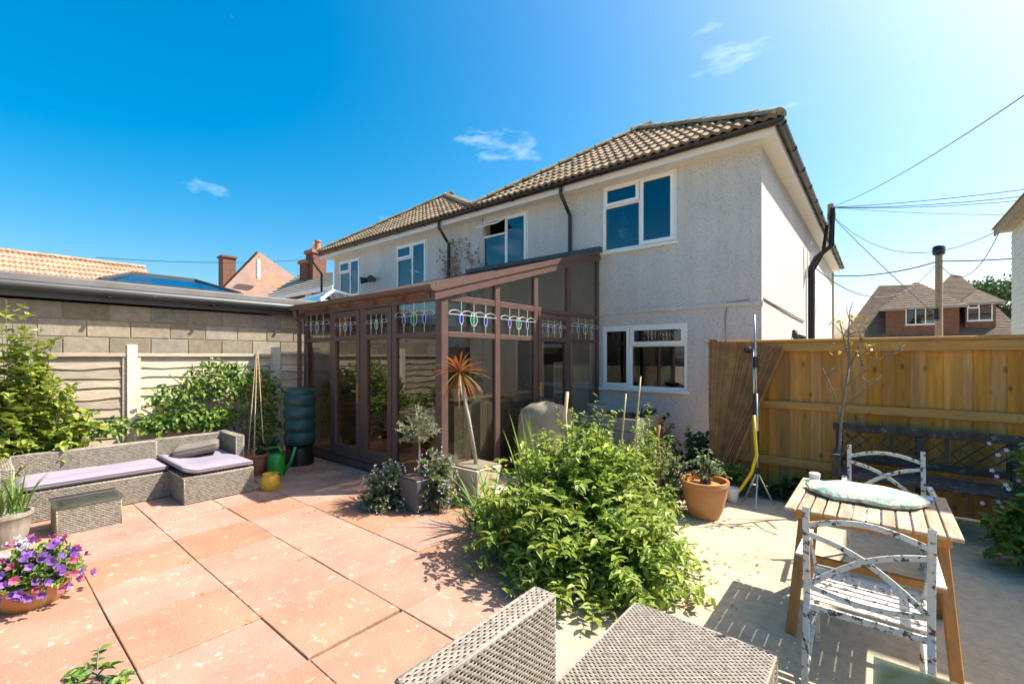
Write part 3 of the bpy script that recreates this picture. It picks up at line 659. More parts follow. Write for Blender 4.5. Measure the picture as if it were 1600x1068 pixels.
MB().box(-15, GX - .012, -5.5, 4.5, 0, 2.30).build('mortar_core', M['mortar'], ga)
yj = {0: 1.01, 1: 1.235}
for c_ in range(10):
    z1 = 2.305 - c_ * .225
    if z1 < 1.1: break
    y = (1.235 if c_ % 2 == 0 else 1.01) - 12 * .45
    while y < 4.5:
        a, b = max(y, -5.5), min(y + .44, 4.5)
        if b - a > .05: piece('block', GX - .10, GX + U(-.003, .003), a, b, z1 - .215, z1, M['block'], ga, .005)
        y += .45
MB().box(-15.1, GX + .22, -5.6, 4.6, 2.50, 2.60).build('roof_deck', M['roofgrey'], ga, bevel=.015)
MB().box(GX + .02, GX + .10, -5.6, 4.59, 2.33, 2.499).build('fascia', M['leadgrey'], ga)
mb = MB()
mb.tube([(GX + .17, -5.6, 2.46), (GX + .17, 4.6, 2.46)], .062, 10); mb.build('gutter', M['leadgrey'], ga, smooth=True)
for y in (-1.2, .0, 1.2, 2.4, 3.6): MB().box(GX + .10, GX + .24, y - .02, y + .02, 2.38, 2.40).build('bracket', M['black'], ga)
lx0, lx1, ly0, ly1, lz = -11.0, -9.5, 1.33, 3.33, 2.82
sk = thing('roof_lantern', 'glass roof lantern with dark bars on the flat garage roof', 'skylight', (-10.25, 2.3, 2.6))
MB().box(lx0, lx1, ly0, ly1, 2.60, lz - .05).build('upstand', M['leadgrey'], sk)
mb = MB(); mb.box(lx0 - .05, lx1 + .05, ly0 - .05, ly1 + .05, lz - .05, lz); mb.build('frame', M['leadgrey'], sk)
cs = [V((lx0, ly0, lz)), V((lx1, ly0, lz)), V((lx1, ly1, lz)), V((lx0, ly1, lz))]; ra, rb = V((-10.25, 1.87, 3.08)), V((-10.25, 2.81, 3.08))
for p, q in ((cs[0], ra), (cs[1], ra), (cs[2], rb), (cs[3], rb), (ra, rb)): MB().bar(p, q, .05, .05).build('glazing_bar', M['leadgrey'], sk)
skg = glass_mat('lantern_glass', (.3, .45, .6), 3.2)
for f in ((cs[1], cs[2], rb, ra), (cs[0], cs[1], ra), (cs[2], cs[3], rb), (cs[3], cs[0], ra, rb)): MB().face(f).build('pane', skg, sk, recalc=False)

# ------------------------------------------------------------------ right fence
FY = 6.22
rf = thing('board_fence', 'tall orange-stained closeboard fence with two rails on the right', 'fence', (1, FY, 0))
x = -1.72
while x < 4.2:
    w = U(.085, .14); fo = .009 * (len(rf.children) % 2); piece('board', x - .008, x + w + .002, FY + fo, FY + .014 + fo, .02, 1.76 + U(-.004, .004), M['fence'], rf, .002, (0, 0, U(-.01, .01))); x += w
for z0, z1 in ((.30, .40), (.98, 1.07)): piece('rail', -1.72, 4.2, FY - .045, FY - .002, z0, z1, M['rail'], rf, .006)
piece('top_rail', -1.72, 4.2, FY - .05, FY - .003, 1.66, 1.765, M['rail'], rf, .006)
piece('coping', -1.76, 4.25, FY - .07, FY + .06, 1.767, 1.805, M['rail'], rf, .008)
for xx in (-1.68, .35, 2.4): piece('post', xx - .05, xx + .05, FY + .02, FY + .12, 0, 1.80, M['fence'], rf, .005)
# partly unrolled reed screen leaning in the corner
rs = thing('reed_screen', 'brown reed screen leaning half unrolled at the fence corner', 'screen', (-1.4, 6.1, 0))
mb = MB(); n = 70
T0, B0 = V((-1.70, 6.06, 1.82)), V((-1.66, 6.0, .02)); T1, B1 = V((-.92, 6.12, 1.70)), V((-1.52, 5.98, .05))
for i in range(n):
    u = i / (n - 1); a, b = B0.lerp(B1, u), T0.lerp(T1, u); mb.tint = rnd.random()
    mid = (a + b) / 2 + V((0, -.10 * math.sin(u * 9) * .4 - .04, 0))
    mb.tube([a, mid, b + V((0, 0, U(-.02, .02)))], .0065, 5)
mb.build('reeds', M['reed'], rs, kind='stuff')
mb = MB()
for i in range(36):
    an = i * .7; rr = .03 + .0014 * i; off = V((math.cos(an) * rr, -abs(math.sin(an)) * rr - .12, math.sin(an) * rr * .3)); mb.tint = rnd.random()
    mb.tube([B1 + off + V((.0, 0, 0)), T1 + off + V((0, 0, U(-.03, .03)))], .008, 5)
mb.build('rolled_reeds', M['reed'], rs, kind='stuff')
mb = MB()
for k in range(8):
    u = .1 + k * .11; mb.tube([B0.lerp(T0, u) + V((0, -.065, 0)), (B0.lerp(T0, u) + B1.lerp(T1, u)) / 2 + V((0, -.085, 0)), B1.lerp(T1, u) + V((0, -.15, 0))], .003, 4)
mb.build('wire', M['bark'], rs)

# ------------------------------------------------------------------ wicker furniture
def weave(mb, o, u, v, nrm, W, H, pu=.03, pv=.0125, amp=.0055):
    o, u, v, nrm = V(o), V(u), V(v), V(nrm)
    nu, nv = max(2, int(W / pu * 2)), max(2, int(H / pv)); du, dv = W / nu, H / nv
    for j in range(nv):
        k = len(mb.v)
        for i in range(nu + 1):
            h = (amp if (i // 1 + j) % 2 == 0 else -.001) + U(-.0008, .0008)
            p = o + u * (i * du) + nrm * (h + .002); e = dv * .41
            mb.v += [tuple(p + v * (j * dv + dv / 2 - e)), tuple(p + v * (j * dv + dv / 2) + nrm * .0025), tuple(p + v * (j * dv + dv / 2 + e))]
        for i in range(nu):
            a = k + i * 3; mb.f += [(a, a + 3, a + 4, a + 1), (a + 1, a + 4, a + 5, a + 2)]; tv = U(0, 1) ** 2; mb.t += [tv, tv]
def wicker_box(name, par, x0, x1, y0, y1, z0, z1, faces='tfblr', pu=.03, pv=.0125, top_dir='x'):
    o = MB().box(x0, x1, y0, y1, z0, z1).build(name, M['wickerdark'], par, bevel=.004)
    mb = MB(); W, D, H = x1 - x0, y1 - y0, z1 - z0
    if 't' in faces:
        if top_dir == 'x': weave(mb, (x0, y0, z1), (1, 0, 0), (0, 1, 0), (0, 0, 1), W, D, pu, pv)
        else: weave(mb, (x0, y0, z1), (0, 1, 0), (1, 0, 0), (0, 0, 1), D, W, pu, pv)
    if 'f' in faces: weave(mb, (x0, y0, z0), (1, 0, 0), (0, 0, 1), (0, -1, 0), W, H, pu, pv)
    if 'b' in faces: weave(mb, (x0, y1, z0), (1, 0, 0), (0, 0, 1), (0, 1, 0), W, H, pu, pv)
    if 'l' in faces: weave(mb, (x0, y0, z0), (0, 1, 0), (0, 0, 1), (-1, 0, 0), D, H, pu, pv)
    if 'r' in faces: weave(mb, (x1, y0, z0), (0, 1, 0), (0, 0, 1), (1, 0, 0), D, H, pu, pv)
    r = .007                                      # rounded edge strands
    w = mb.build('wicker_weave', M['wicker'], o, recalc=False, smooth='all', kind='stuff')
    e = MB()
    for a, b in (((x0, y0, z1), (x1, y0, z1)), ((x0, y1, z1), (x1, y1, z1)), ((x0, y0, z1), (x0, y1, z1)), ((x1, y0, z1), (x1, y1, z1)), ((x0, y0, z0), (x0, y0, z1)), ((x1, y0, z0), (x1, y0, z1)), ((x0, y1, z0), (x0, y1, z1)), ((x1, y1, z0), (x1, y1, z1))): e.tube([a, b], r, 6)
    e.build('edge_strand', M['wicker'], o, smooth='all')
    return o
def cushion(name, m, par, x0, x1, y0, y1, z0, h, n=14, amp=.008, seed=1, lift=None):
    rr = random.Random(seed); mb = MB(); g = {}
    for s in (0, 1):
        for i in range(n + 1):
            for j in range(n + 1):
                u, v = i / n, j / n; e = min(u, 1 - u, v, 1 - v); f = min(1, (e * 9)) ** .5
                z = z0 + h / 2 + (1 if s else -1) * (h * .26 + h * .24 * f) + (amp * (math.sin(u * 9 + rr.random()) + math.sin(v * 7 + u * 5)) * f if s else 0)
                ins = .006 * (1 - f)
                p = V((x0 + (x1 - x0) * u, y0 + (y1 - y0) * v, z))
                if lift: p.z += lift(u, v)
                g[s, i, j] = len(mb.v); mb.v.append(tuple(p))
        for i in range(n):
            for j in range(n): mb.f.append((g[s, i, j], g[s, i + 1, j], g[s, i + 1, j + 1], g[s, i, j + 1])); mb.t.append(0)
    ed = [(i, 0) for i in range(n)] + [(n, j) for j in range(n)] + [(i, n) for i in range(n, 0, -1)] + [(0, j) for j in range(n, 0, -1)]
    for k in range(len(ed)):
        a, b = ed[k], ed[(k + 1) % len(ed)]; mb.f.append((g[0, *a], g[0, *b], g[1, *b], g[1, *a])); mb.t.append(0)
    o = mb.build(name, m, par, smooth='all')
    MB().tube([V(mb.v[g[1, *e]]) + V((0, 0, -.004)) for e in ed] + [V(mb.v[g[1, 0, 0]]) + V((0, 0, -.004))], .005, 5).build('piping', M['taupe'], o, smooth='all')
    return o
sf = thing('wicker_corner_sofa', 'long pale wicker corner sofa along the left fence', 'sofa', (-6.4, 1.25, 0))
kw = dict(pu=.04, pv=.016)
wicker_box('seat_base', sf, -6.78, -6.20, .28, 1.455, .03, .30, 'tr', **kw)
wicker_box('chaise_base', sf, -6.78, -5.70, 1.465, 2.14, .03, .30, 'tfr', **kw)
wicker_box('backrest', sf, -6.88, -6.785, .28, 1.458, 0, .58, 'trf', top_dir='y', **kw)
wicker_box('backrest', sf, -6.88, -6.785, 1.464, 2.145, 0, .59, 'trb', top_dir='y', **kw)
wicker_box('armrest', sf, -6.88, -6.25, 2.15, 2.235, 0, .60, 'tfrb', **kw)
wicker_box('armrest', sf, -6.88, -6.20, .19, .275, 0, .56, 'tfrb', **kw)
for (nm, a, lab, lf_) in (('seat_cushion', (-6.77, -6.22, .30, 1.45), 'faded lilac pad on the long wicker sofa seat', None), ('chaise_cushion', (-6.76, -5.73, 1.46, 2.15), 'lilac pad with curled edge on the wicker chaise end', lambda u, v: .05 * max(0, .18 - v) / .18 * (1 if u > .05 else .6))):
    o = cushion(nm, M['lilac'], None, *a, .312, .075, lift=lf_); tag(o, lab, 'cushion')
o = cushion('scatter_cushion', M['taupe'], None, -.23, .23, -.16, .16, 0, .13, amp=.004); o.location = (-6.55, 1.82, .40); o.rotation_euler = (0, R(-8), R(70)); tag(o, 'small dark taupe scatter cushion lying on lilac chaise pad', 'cushion')
st = thing('wicker_footstool', 'small wicker box stool with grey glass lid before the sofa', 'stool', (-5.72, .72, 0))
wicker_box('stool_body', st, -5.92, -5.56, .50, .93, .02, .27, 'fr', **kw)
MB().box(-5.94, -5.54, .48, .95, .272, .290).build('lid', glass_mat('lidglass', (.45, .5, .47), 1.6, .05, .35), st, bevel=.004)
# near chaise and side table at the bottom edge
ch = thing('wicker_chaise', 'near wicker chaise with low back at the bottom edge of the picture', 'chaise', (-.68, 1.5, 0))
wicker_box('seat_base', ch, -.998, -.35, .78, 2.24, .02, .30, 'tbrl', top_dir='x')
wicker_box('backrest', ch, -1.095, -1.002, .80, 1.484, .02, .65, 'trblf', top_dir='y')
wicker_box('armrest', ch, -1.095, -.35, .68, .775, .02, .60, 'tb')
gt = thing('wicker_side_table', 'wicker side table with glass top at the lower right corner', 'table', (.3, 2.0, 0))
wicker_box('table_body', gt, .0, .62, 1.70, 2.27, .02, .395, 'tlb')
MB().box(-.02, .64, 1.68, 2.29, .405, .413).build('glass_top', glass_mat('tableglass', (.55, .62, .56), 1.5, .08, .55), gt, bevel=.003)

# ------------------------------------------------------------------ slatted table, chairs, bench
tb = thing('slatted_table', 'folding wooden table with weathered slatted top and splayed orange legs', 'table', (-.06, 3.46, 0))
n = 12; w = .76 / n
for i in range(n): piece('slat', -.44 + i * w + .004, -.44 + (i + 1) * w - .004, 3.05 + U(-.004, .004), 3.88 + U(-.004, .004), .70, .72, M['teak'], tb, .004)
for y in (3.14, 3.78): piece('apron', -.40, .28, y - .015, y + .015, .64, .698, M['oiled'], tb, .004)
for xx, s in ((-.36, -1), (.25, 1)):
    MB().bar((xx + .04 * s, 3.03, 0), (xx, 3.34, .69), .05, .035).build('leg', M['oiled'], tb, bevel=.004)
    MB().bar((xx + .08 * s - .04 * s, 3.80, 0), (xx - .04 * s, 3.44, .69), .05, .035).build('leg', M['oiled'], tb, bevel=.004)
MB().bar((-.38, 3.2, .40), (.27, 3.2, .40), .03, .04).build('stretcher', M['oiled'], tb, bevel=.004)
mb = MB(); k = 28; rings = []
for (s, z) in ((.90, .722), (1.0, .735), (1.0, .752), (.9, .772), (.5, .782), (.05, .784)):
    ring = []
    for j in range(k):
        a = 2 * math.pi * j / k; rr = s * (1 + .04 * math.sin(a * 5) + .03 * math.sin(a * 9 + 1)); ring.append(len(mb.v)); mb.v.append((-.08 + .30 * rr * math.cos(a), 3.55 + .20 * rr * math.sin(a), z + .004 * math.sin(a * 7)))
    rings.append(ring)
for q in range(len(rings) - 1):
    for j in range(k): mb.f.append((rings[q][j], rings[q][(j + 1) % k], rings[q + 1][(j + 1) % k], rings[q + 1][j])); mb.t.append(0)
mb.f += [tuple(rings[-1]), tuple(reversed(rings[0]))]; mb.t += [0, 0]
tag(mb.build('table_mat', M['batik'], None, smooth=True), 'thick round batik mat in pale green and white on the table', 'mat')
o = MB().lathe([(.03, 0), (.035, .05), (.03, .055)], (-.36, 3.83, .72), 12).build('small_cup', M['white'], None, smooth=True); tag(o, 'small white cup at the back corner of the slatted table', 'cup')
o = MB().box(.18, .25, 3.70, 3.77, .722, .735).build('small_packet', mat('bluepk', (.25, .45, .75), .5), None, bevel=.003); tag(o, 'small blue packet on the right of the slatted table', 'packet')
def garden_chair(label, loc, rz):                   # back at y=0, seat towards +y
    c = thing('garden_chair', label, 'chair', loc, rz, 'garden chairs at the slatted table'); m = M['peel']; W = .22
    for s in (-1, 1):
        MB().bar((s * W, -.10, 0), (s * W, .0, .44), .028, .016).bar((s * W, 0, .43), (s * W, -.05, .89), .028, .016).build('back_post', m, c, True, bevel=.003)
        MB().bar((s * W, .46, 0), (s * W, .40, .44), .026, .016).bar((s * W, .40, .43), (s * (W + .03), .40, .63), .022, .014).build('front_leg', m, c, True, bevel=.003)
        MB().bar((s * (W + .03), -.01, .64), (s * (W + .03), .44, .63), .034, .010).build('armrest', m, c, True, bevel=.002)
        MB().bar((s * (W + .005), -.09, .02), (s * (W + .005), .43, .20), .02, .01).build('brace', m, c, True, bevel=.002)
    def arc(p0, p1, bow, k=10, horiz=False):
        b = MB(); p0, p1 = V(p0), V(p1); pr = p0
        for i in range(1, k + 1):
            u = i / k; q = p0.lerp(p1, u) + V((0, 0, bow * math.sin(math.pi * u))); b.bar(pr, q, .008, .024); pr = q
        return b
    arc((-W, -.045, .80), (W, -.045, .80), .05).build('top_rail', m, c, True)
    arc((-W, -.035, .76), (W, -.01, .50), .05).build('back_curve', m, c, True); arc((-W, -.012, .50), (W, -.036, .76), .05).build('back_curve', m, c, True)
    arc((-W, -.002, .50), (W, -.002, .50), -.03).build('lower_rail', m, c, True)
    MB().bar((-W, .0, .40), (W, .0, .40), .012, .03).bar((-W, .42, .40), (W, .42, .40), .012, .03).bar((-W, 0, .40), (-W, .42, .40), .012, .03).bar((W, 0, .40), (W, .42, .40), .012, .03).build('seat_frame', m, c, True)
    for i in range(8):
        y = .03 + i * .053; MB().box(-W + .008, W - .008, y, y + .036, .418, .426).build('slat', m, c, True, bevel=.002)
    return c
garden_chair('white garden chair with peeling paint nearest the camera, back towards us', (-.053, 2.58, 0), 0)
garden_chair('white garden chair with peeling paint behind the slatted table, facing us', (.03, 4.48, 0), R(182))
be = thing('lattice_bench', 'dark weathered bench with lattice back against the orange fence', 'bench', (.3, 5.8, 0))
bx0, bx1, by = -.37, .98, 6.04; m = M['oldwood']
for xx in (bx0 + .03, (bx0 + bx1) / 2, bx1 - .03): piece('back_post', xx - .03, xx + .03, by - .03, by + .03, 0, .80, m, be, .006)
piece('top_rail', bx0 - .03, bx1 + .03, by - .035, by + .035, .802, .88, m, be, .01); piece('lower_rail', bx0 + .061, bx1 - .061, by - .0245, by + .0245, .48, .54, m, be, .006)
for xx in (bx0 + .03, bx1 - .03):
    piece('front_leg', xx - .03, xx + .03, by - .55, by - .49, 0, .60, m, be, .006); piece('armrest', xx - .035, xx + .035, by - .58, by - .031, .601, .635, m, be, .006)
for k in range(3):
    a = bx0 + .08 + k * .41; b = a + .36
    for s in (0, 1):
        for q in range(5):
            x0_, x1_ = a + (q - 2) * .12, a + (q - 2) * .12 + .26
            p0, p1 = V((x0_, by - .01 * s, .541)), V((x1_, by - .01 * s, .80))
            lo_, hi_ = max(0, (a - x0_) / .26), min(1, (b - x0_) / .26)
            if hi_ - lo_ < .1: continue
            P0, P1 = p0.lerp(p1, lo_), p0.lerp(p1, hi_)
            if s: P0.x, P1.x = a + b - P0.x, a + b - P1.x
            MB().bar(P0, P1, .008, .022, up=V((0, 1, 0))).build('lattice_strip', m, be)
    piece('stile', b + .005, b + .035, by - .02, by + .02, .541, .80, m, be, .004)
for k in range(5): piece('seat_slat', bx0, bx1, by - .56 + k * .105, by - .56 + k * .105 + .09, .41, .432, m, be, .005)

# ------------------------------------------------------------------ plants
def shoots(leafmb, stemmb, c, rx, ry, h, n, per, L, W, bend=.35, base=.15, zmin=.05, tipt=True, low=-.1, opp=True):
    c = V(c)
    for _ in range(n):
        th = U(0, 2 * math.pi); ph = math.asin(min(1, max(low, U(low, 1)))); k = U(.72, 1.08)
        e = c + V((rx * math.cos(th) * math.cos(ph) * k, ry * math.sin(th) * math.cos(ph) * k, max(zmin, h * math.sin(ph) * k)))
        s = c + V((U(-1, 1) * rx * base, U(-1, 1) * ry * base, 0.02)); mid = s.lerp(e, .5) + V((0, 0, h * bend * U(.5, 1.2)))
        pts = [s * (1 - u) ** 2 + mid * 2 * u * (1 - u) + e * u * u for u in [i / 6 for i in range(7)]]
        stemmb.tube(pts, [.006 * (1 - .7 * i / 6) for i in range(7)], 4, False)
        for i in range(per):
            u = .38 + .62 * (i + rnd.random() * .5) / per; p = s * (1 - u) ** 2 + mid * 2 * u * (1 - u) + e * u * u
            d = ((mid - s) * (1 - u) + (e - mid) * u).normalized()
            for sg in ((-1, 1) if opp else (rnd.choice((-1, 1)),)):
                sv = d.cross(V((0, 0, 1)) + rdir() * .7).normalized() * sg
                leafmb.tint = min(1, max(0, (u - .5) * .9 + U(-.25, .6)) ) if tipt else rnd.random()
                ll = L * rnd.choice((U(.45, .8), U(.7, 1.15), U(1.0, 1.4))) * (1.1 - .35 * u)
                leafmb.leaf(p, d * U(.2, .8) + sv + rdir() * .35, V((0, 0, 1)) + rdir() * .5 + sv * .2, ll, ll * W)
def plant(name, label, cat, c, specs, lm, stem='bark', group=None):
    t = thing(name, label, cat, c, 0, group); lb, sb = MB(), MB()
    for s in specs: shoots(lb, sb, **s)
    lb.build('foliage', lm, t, recalc=False, kind='stuff')
    if len(lb.f) > 20000:                         # some dead and yellowing leaves caught among the green
        db = MB(); idx = [rnd.randrange(0, len(lb.v) // 8) * 8 for _ in range(160)]
        for i in idx: db.tint = rnd.random(); db.leaf(V(lb.v[i]) + rdir() * .03, rdir(), V((0, 0, 1)) + rdir(), U(.03, .06), .025)
        db.build('dead_leaves', M['leaf_dry'], t, recalc=False, kind='stuff')
    sb.build('stems', M[stem], t, smooth='all', kind='stuff')
    return t
bc = V((-1.95, 3.15, 0))
bush = plant('leafy_bush', 'large bright green leafy bush in the middle of the patio', 'bush', bc,
     [dict(c=bc, rx=.80, ry=.95, h=.98, n=420, per=11, L=.088, W=.52), dict(c=bc + V((.30, -.15, 0)), rx=.80, ry=.75, h=.55, n=280, per=11, L=.088, W=.52), dict(c=bc + V((.05, .35, 0)), rx=.65, ry=.65, h=1.18, n=130, per=14, L=.06, W=.4), dict(c=bc + V((.3, .9, 0)), rx=.3, ry=.3, h=1.12, n=45, per=15, L=.06, W=.4), dict(c=bc, rx=.6, ry=.6, h=1.30, n=22, per=16, L=.065, W=.38, low=.75, bend=.1)], M['leaf_bush'], 'stem')
def straps(label, c, n, L, W, spread, droop, name='strap_leaf_plant', m='leaf_strap'):
    t = thing(name, label, 'plant', c); mb = MB()
    for _ in range(n):
        th = U(0, 6.28); mb.tint = rnd.random(); d = V((math.cos(th) * spread * U(.3, 1), math.sin(th) * spread * U(.3, 1), 1))
        mb.blade(V(c) + V((U(-.1, .1), U(-.1, .1), 0)), d, L * U(.6, 1.15), W, droop * U(.3, 1.2), 7)
    mb.build('strap_leaves', M[m], t, recalc=False, kind='stuff'); return t
straps('clump of long grassy strap leaves at the left of the big bush', (-2.78, 3.02, 0), 80, .78, .024, .85, .65)
straps('upright grassy leaves behind the big bush, before the covered barbecue', (-2.72, 3.72, 0), 55, 1.1, .028, .4, .22)
for q, (px, y0, y1, d, lab) in enumerate(((885, 612, 760, 3.9, 'thin brown stake with a shoot at its top standing in the bush'), (978, 615, 720, 4.6, 'grey cane leaning in the bush before the kitchen wall'), (1001, 588, 720, 4.8, 'pale tall cane leaning below the kitchen window'), (1029, 664, 760, 4.6, 'crooked brown stick standing right of the bush'))):
    dr = ray(px, y0); p = V((0, 0, CAMH)) + dr * d; r_ = .014 if q in (0, 3) else .008
    pts = [V((p.x + (.0, -.12, -.13, .0)[q], p.y, 0.0)).lerp(p, i / 6) + V((.015 * math.sin(i * 2.2), 0, 0)) * (q == 3 or q == 0) for i in range(7)]
    tag(MB().tube(pts, r_ * 1.1, 6).build('garden_cane', M['bamboo' if q != 3 else 'clay'], None, smooth='all'), lab, 'cane')
# shrubs by the fence on the left
c = V((-7.2, .42, 0)); plant('tall_shrub', 'tall yellow-green shrub in front of the fence at far left', 'shrub', c,
     [dict(c=c, rx=.45, ry=.66, h=1.75, n=230, per=13, L=.115, W=.72, bend=.25), dict(c=c + V((.1, -.1, 0)), rx=.35, ry=.5, h=2.15, n=24, per=12, L=.11, W=.7, bend=.1, low=.7)], M['leaf_lime'])
c = V((-6.35, -.02, 0)); plant('feathery_plant', 'feathery lime plant in front of the tall left shrub', 'plant', c, [dict(c=c, rx=.4, ry=.4, h=.95, n=170, per=16, L=.05, W=.2, bend=.3)], M['leaf_lime'])
rc = thing('climbing_rose', 'green climbing rose spread over the white lap fence behind the sofa', 'climber', (-7.5, 2.3, 0)); lb, sb = MB(), MB()
for q in range(30):
    s = V((-7.55, U(2.5, 3.0), .2)); e = V((-7.5 + U(0, .12), U(1.5, 3.2), U(.7, 1.5))); mid = s.lerp(e, .5) + V((.06, 0, .15))
    pts = [s * (1 - u) ** 2 + mid * 2 * u * (1 - u) + e * u * u for u in [i / 7 for i in range(8)]]; sb.tube(pts, .007, 5, False)
def blob(lb, cy, cz, ry, rz, n, L, cx=-7.48, th=.14):
    for _ in range(n):
        a, rr = U(0, 6.28), math.sqrt(rnd.random()) * U(.7, 1.15)
        p = V((cx + U(-.5, 1) * th * (1.2 - rr * .7), cy + ry * rr * math.cos(a), cz + rz * rr * math.sin(a))); lb.tint = min(1, max(0, U(-.2, 1)))
        lb.leaf(p, V((.5, U(-1, 1), U(-1, .5))), V((1, U(-.6, .8), U(-.2, 1))), L * U(.6, 1.2), L * .6)
for a in ((2.35, 1.25, .42, .30, 560, .08), (1.85, 1.02, .36, .20, 240, .08), (2.8, 1.15, .33, .33, 230, .08), (2.1, .72, .6, .16, 420, .09), (3.05, .95, .18, .4, 160, .07), (1.62, .72, .22, .14, 140, .09), (2.95, .55, .25, .25, 150, .08), (1.1, .72, .28, .12, 110, .08)): blob(lb, *a)
lb.build('foliage', M['leaf_rose'], rc, recalc=False, kind='stuff'); sb.build('stems', M['bark'], rc, smooth='all', kind='stuff')
# plants by the kitchen wall and fence
for (nm, lab, c, sp_, lm) in (
    ('dark_shrub', 'dark green shrub against the kitchen wall below the window', V((-2.65, 6.55, 0)), [dict(rx=.5, ry=.45, h=.85, n=80, per=10, L=.09, W=.6)], 'leaf_dark'),
    ('nettle_plant', 'dark leafy plant beside the leaning reed screen', V((-1.85, 6.0, 0)), [dict(rx=.32, ry=.3, h=.75, n=50, per=9, L=.1, W=.65)], 'leaf_dark'),
    ('pale_shrub', 'pale variegated shrub between the bush and the terracotta pot', V((-1.75, 4.75, 0)), [dict(rx=.35, ry=.32, h=.72, n=80, per=9, L=.06, W=.5)], 'leaf_grey'),
    ('low_plant', 'low green plant at the foot of the fence by the tripod', V((-1.35, 5.75, 0)), [dict(rx=.28, ry=.25, h=.36, n=60, per=9, L=.06, W=.55)], 'leaf_rose'),
    ('ground_creeper', 'dark creeping plant along the base of the orange fence', V((-.72, 5.85, 0)), [dict(rx=.42, ry=.22, h=.24, n=60, per=8, L=.08, W=.7)], 'leaf_dark'),
    ('mallow_shrub', 'dark shrub with small pink flowers at the right edge', V((.98, 5.05, 0)), [dict(rx=.36, ry=.36, h=1.0, n=110, per=10, L=.085, W=.7)], 'leaf_rose'),
    ('rear_plant', 'green plant between the barbecue cover and the raised bed', V((-2.85, 5.3, 0)), [dict(rx=.35, ry=.3, h=.6, n=50, per=10, L=.08, W=.5)], 'leaf_rose')):
    for s in sp_: s['c'] = c
    t = plant(nm, lab, 'shrub' if 'shrub' in nm else 'plant', c, sp_, M[lm])
    if nm == 'mallow_shrub':
        for k in range(14):
            p = c + V((U(-.38, -.1), U(-.35, .1), U(.35, 1.0))); f = MB()
            for j in range(5): f.leaf(p, V((math.cos(j * 1.257), math.sin(j * 1.257) * .5 - .3, math.sin(j * 1.257))), V((-.3, -1, .3)), .017, .014, .1)
            f.build('flower', M['lavender'], t, recalc=False)
# flowering bushes flanking the olive
for (lab, c, r, h, n) in (('mound of grey-green foliage with tiny lilac flowers left of the grey planter', V((-4.02, 2.83, 0)), .31, .48, 150), ('taller leafy mound with tiny lilac flowers between grey and stone planters', V((-3.60, 3.12, 0)), .27, .64, 160)):
    t = plant('flowering_bush', lab, 'bush', c, [dict(c=c, rx=r, ry=r, h=h, n=n, per=10, L=.05, W=.55)], M['leaf_grey'])
    f = MB()
    for _ in range(85):
        th, ph = U(0, 6.28), math.asin(U(.1, 1)); p = c + V((r * math.cos(th) * math.cos(ph), r * math.sin(th) * math.cos(ph), h * math.sin(ph))) * 1.0 + rdir() * .03
        for j in range(4): f.leaf(p, rdir(), rdir(), .018, .014)
    f.build('tiny_flowers', M['lavender'], t, recalc=False, kind='stuff')
# olive in grey planter
oc = V((-3.70, 2.98, 0)); ot = thing('olive_planter', 'dark grey square planter beside the conservatory corner', 'planter', oc)
mb = MB(); a, b = .115, .15
mb.hexa([oc + V(q) for q in ((-a, -a, .005), (a, -a, .005), (a, a, .005), (-a, a, .005), (-b, -b, .36), (b, -b, .36), (b, b, .36), (-b, b, .36))]); mb.build('pot', M['greyplanter'], ot, bevel=.008)
MB().box(oc.x - .14, oc.x + .14, oc.y - .14, oc.y + .14, .361, .372).build('soil', M['soil'], ot)
t = thing('olive_tree', 'small standard olive tree growing in the grey planter', 'tree', oc + V((0, 0, .37))); lb, sb = MB(), MB()
sb.tube([oc + V((0, 0, .36)), oc + V((.01, 0, .55)), oc + V((.0, .01, .72))], [.013, .011, .009], 7)
shoots(lb, sb, c=oc + V((0, 0, .70)), rx=.24, ry=.24, h=.40, n=60, per=9, L=.055, W=.27, base=.05, low=.05, bend=.05)
lb.build('crown', M['leaf_olive'], t, recalc=False, kind='stuff'); sb.build('trunk', M['pale_bark'], t, smooth='all')
# cordyline in stone planter
pc = V((-3.45, 3.58, 0)); t = thing('stone_planter', 'cream square stone planter with raised motif by the brown post', 'planter', pc)
mb = MB(); a, b = .14, .20
mb.hexa([pc + V(q) for q in ((-a, -a, .0), (a, -a, .0), (a, a, .0), (-a, a, .0), (-b, -b, .40), (b, -b, .40), (b, b, .40), (-b, b, .40))]); mb.build('pot', M['stone'], t, bevel=.012)
MB().box(pc.x - .175, pc.x + .175, pc.y - .175, pc.y + .175, .401, .418).build('soil', M['bark'], t)
mb = MB()
for s in (-1, 1): mb.tube([pc + V((.05 * s + .04 * s * math.sin(u * 6), -.165 - .05 * u, .10 + .2 * u)) for u in [i / 8 for i in range(9)]], .008, 5)
mb.build('raised_motif', M['stone'], t)
cp = at(718, 580, Y=3.5); t = thing('cordyline', 'red spiky cordyline on a slim pale trunk in the stone planter', 'plant', pc + V((0, 0, .41)))
MB().tube([pc + V((-.0, 0, .4)), pc.lerp(cp, .5) + V((.01, 0, .20)), cp + V((0, 0, -.03))], [.024, .02, .017], 9).build('trunk', M['pale_bark'], t, smooth='all')
for k in range(64):
    d = rdir(); d.z = abs(d.z) * 1.3 if k > 24 else -U(.3, 1.1); mb = MB(); mb.tint = U(0, .35) if d.z > 0 and rnd.random() < .7 else U(.5, 1)
    mb.blade(cp + d * .02, d, U(.24, .36), .022, .35, 5); mb.build('leaf', M['leaf_red'], t, recalc=False)
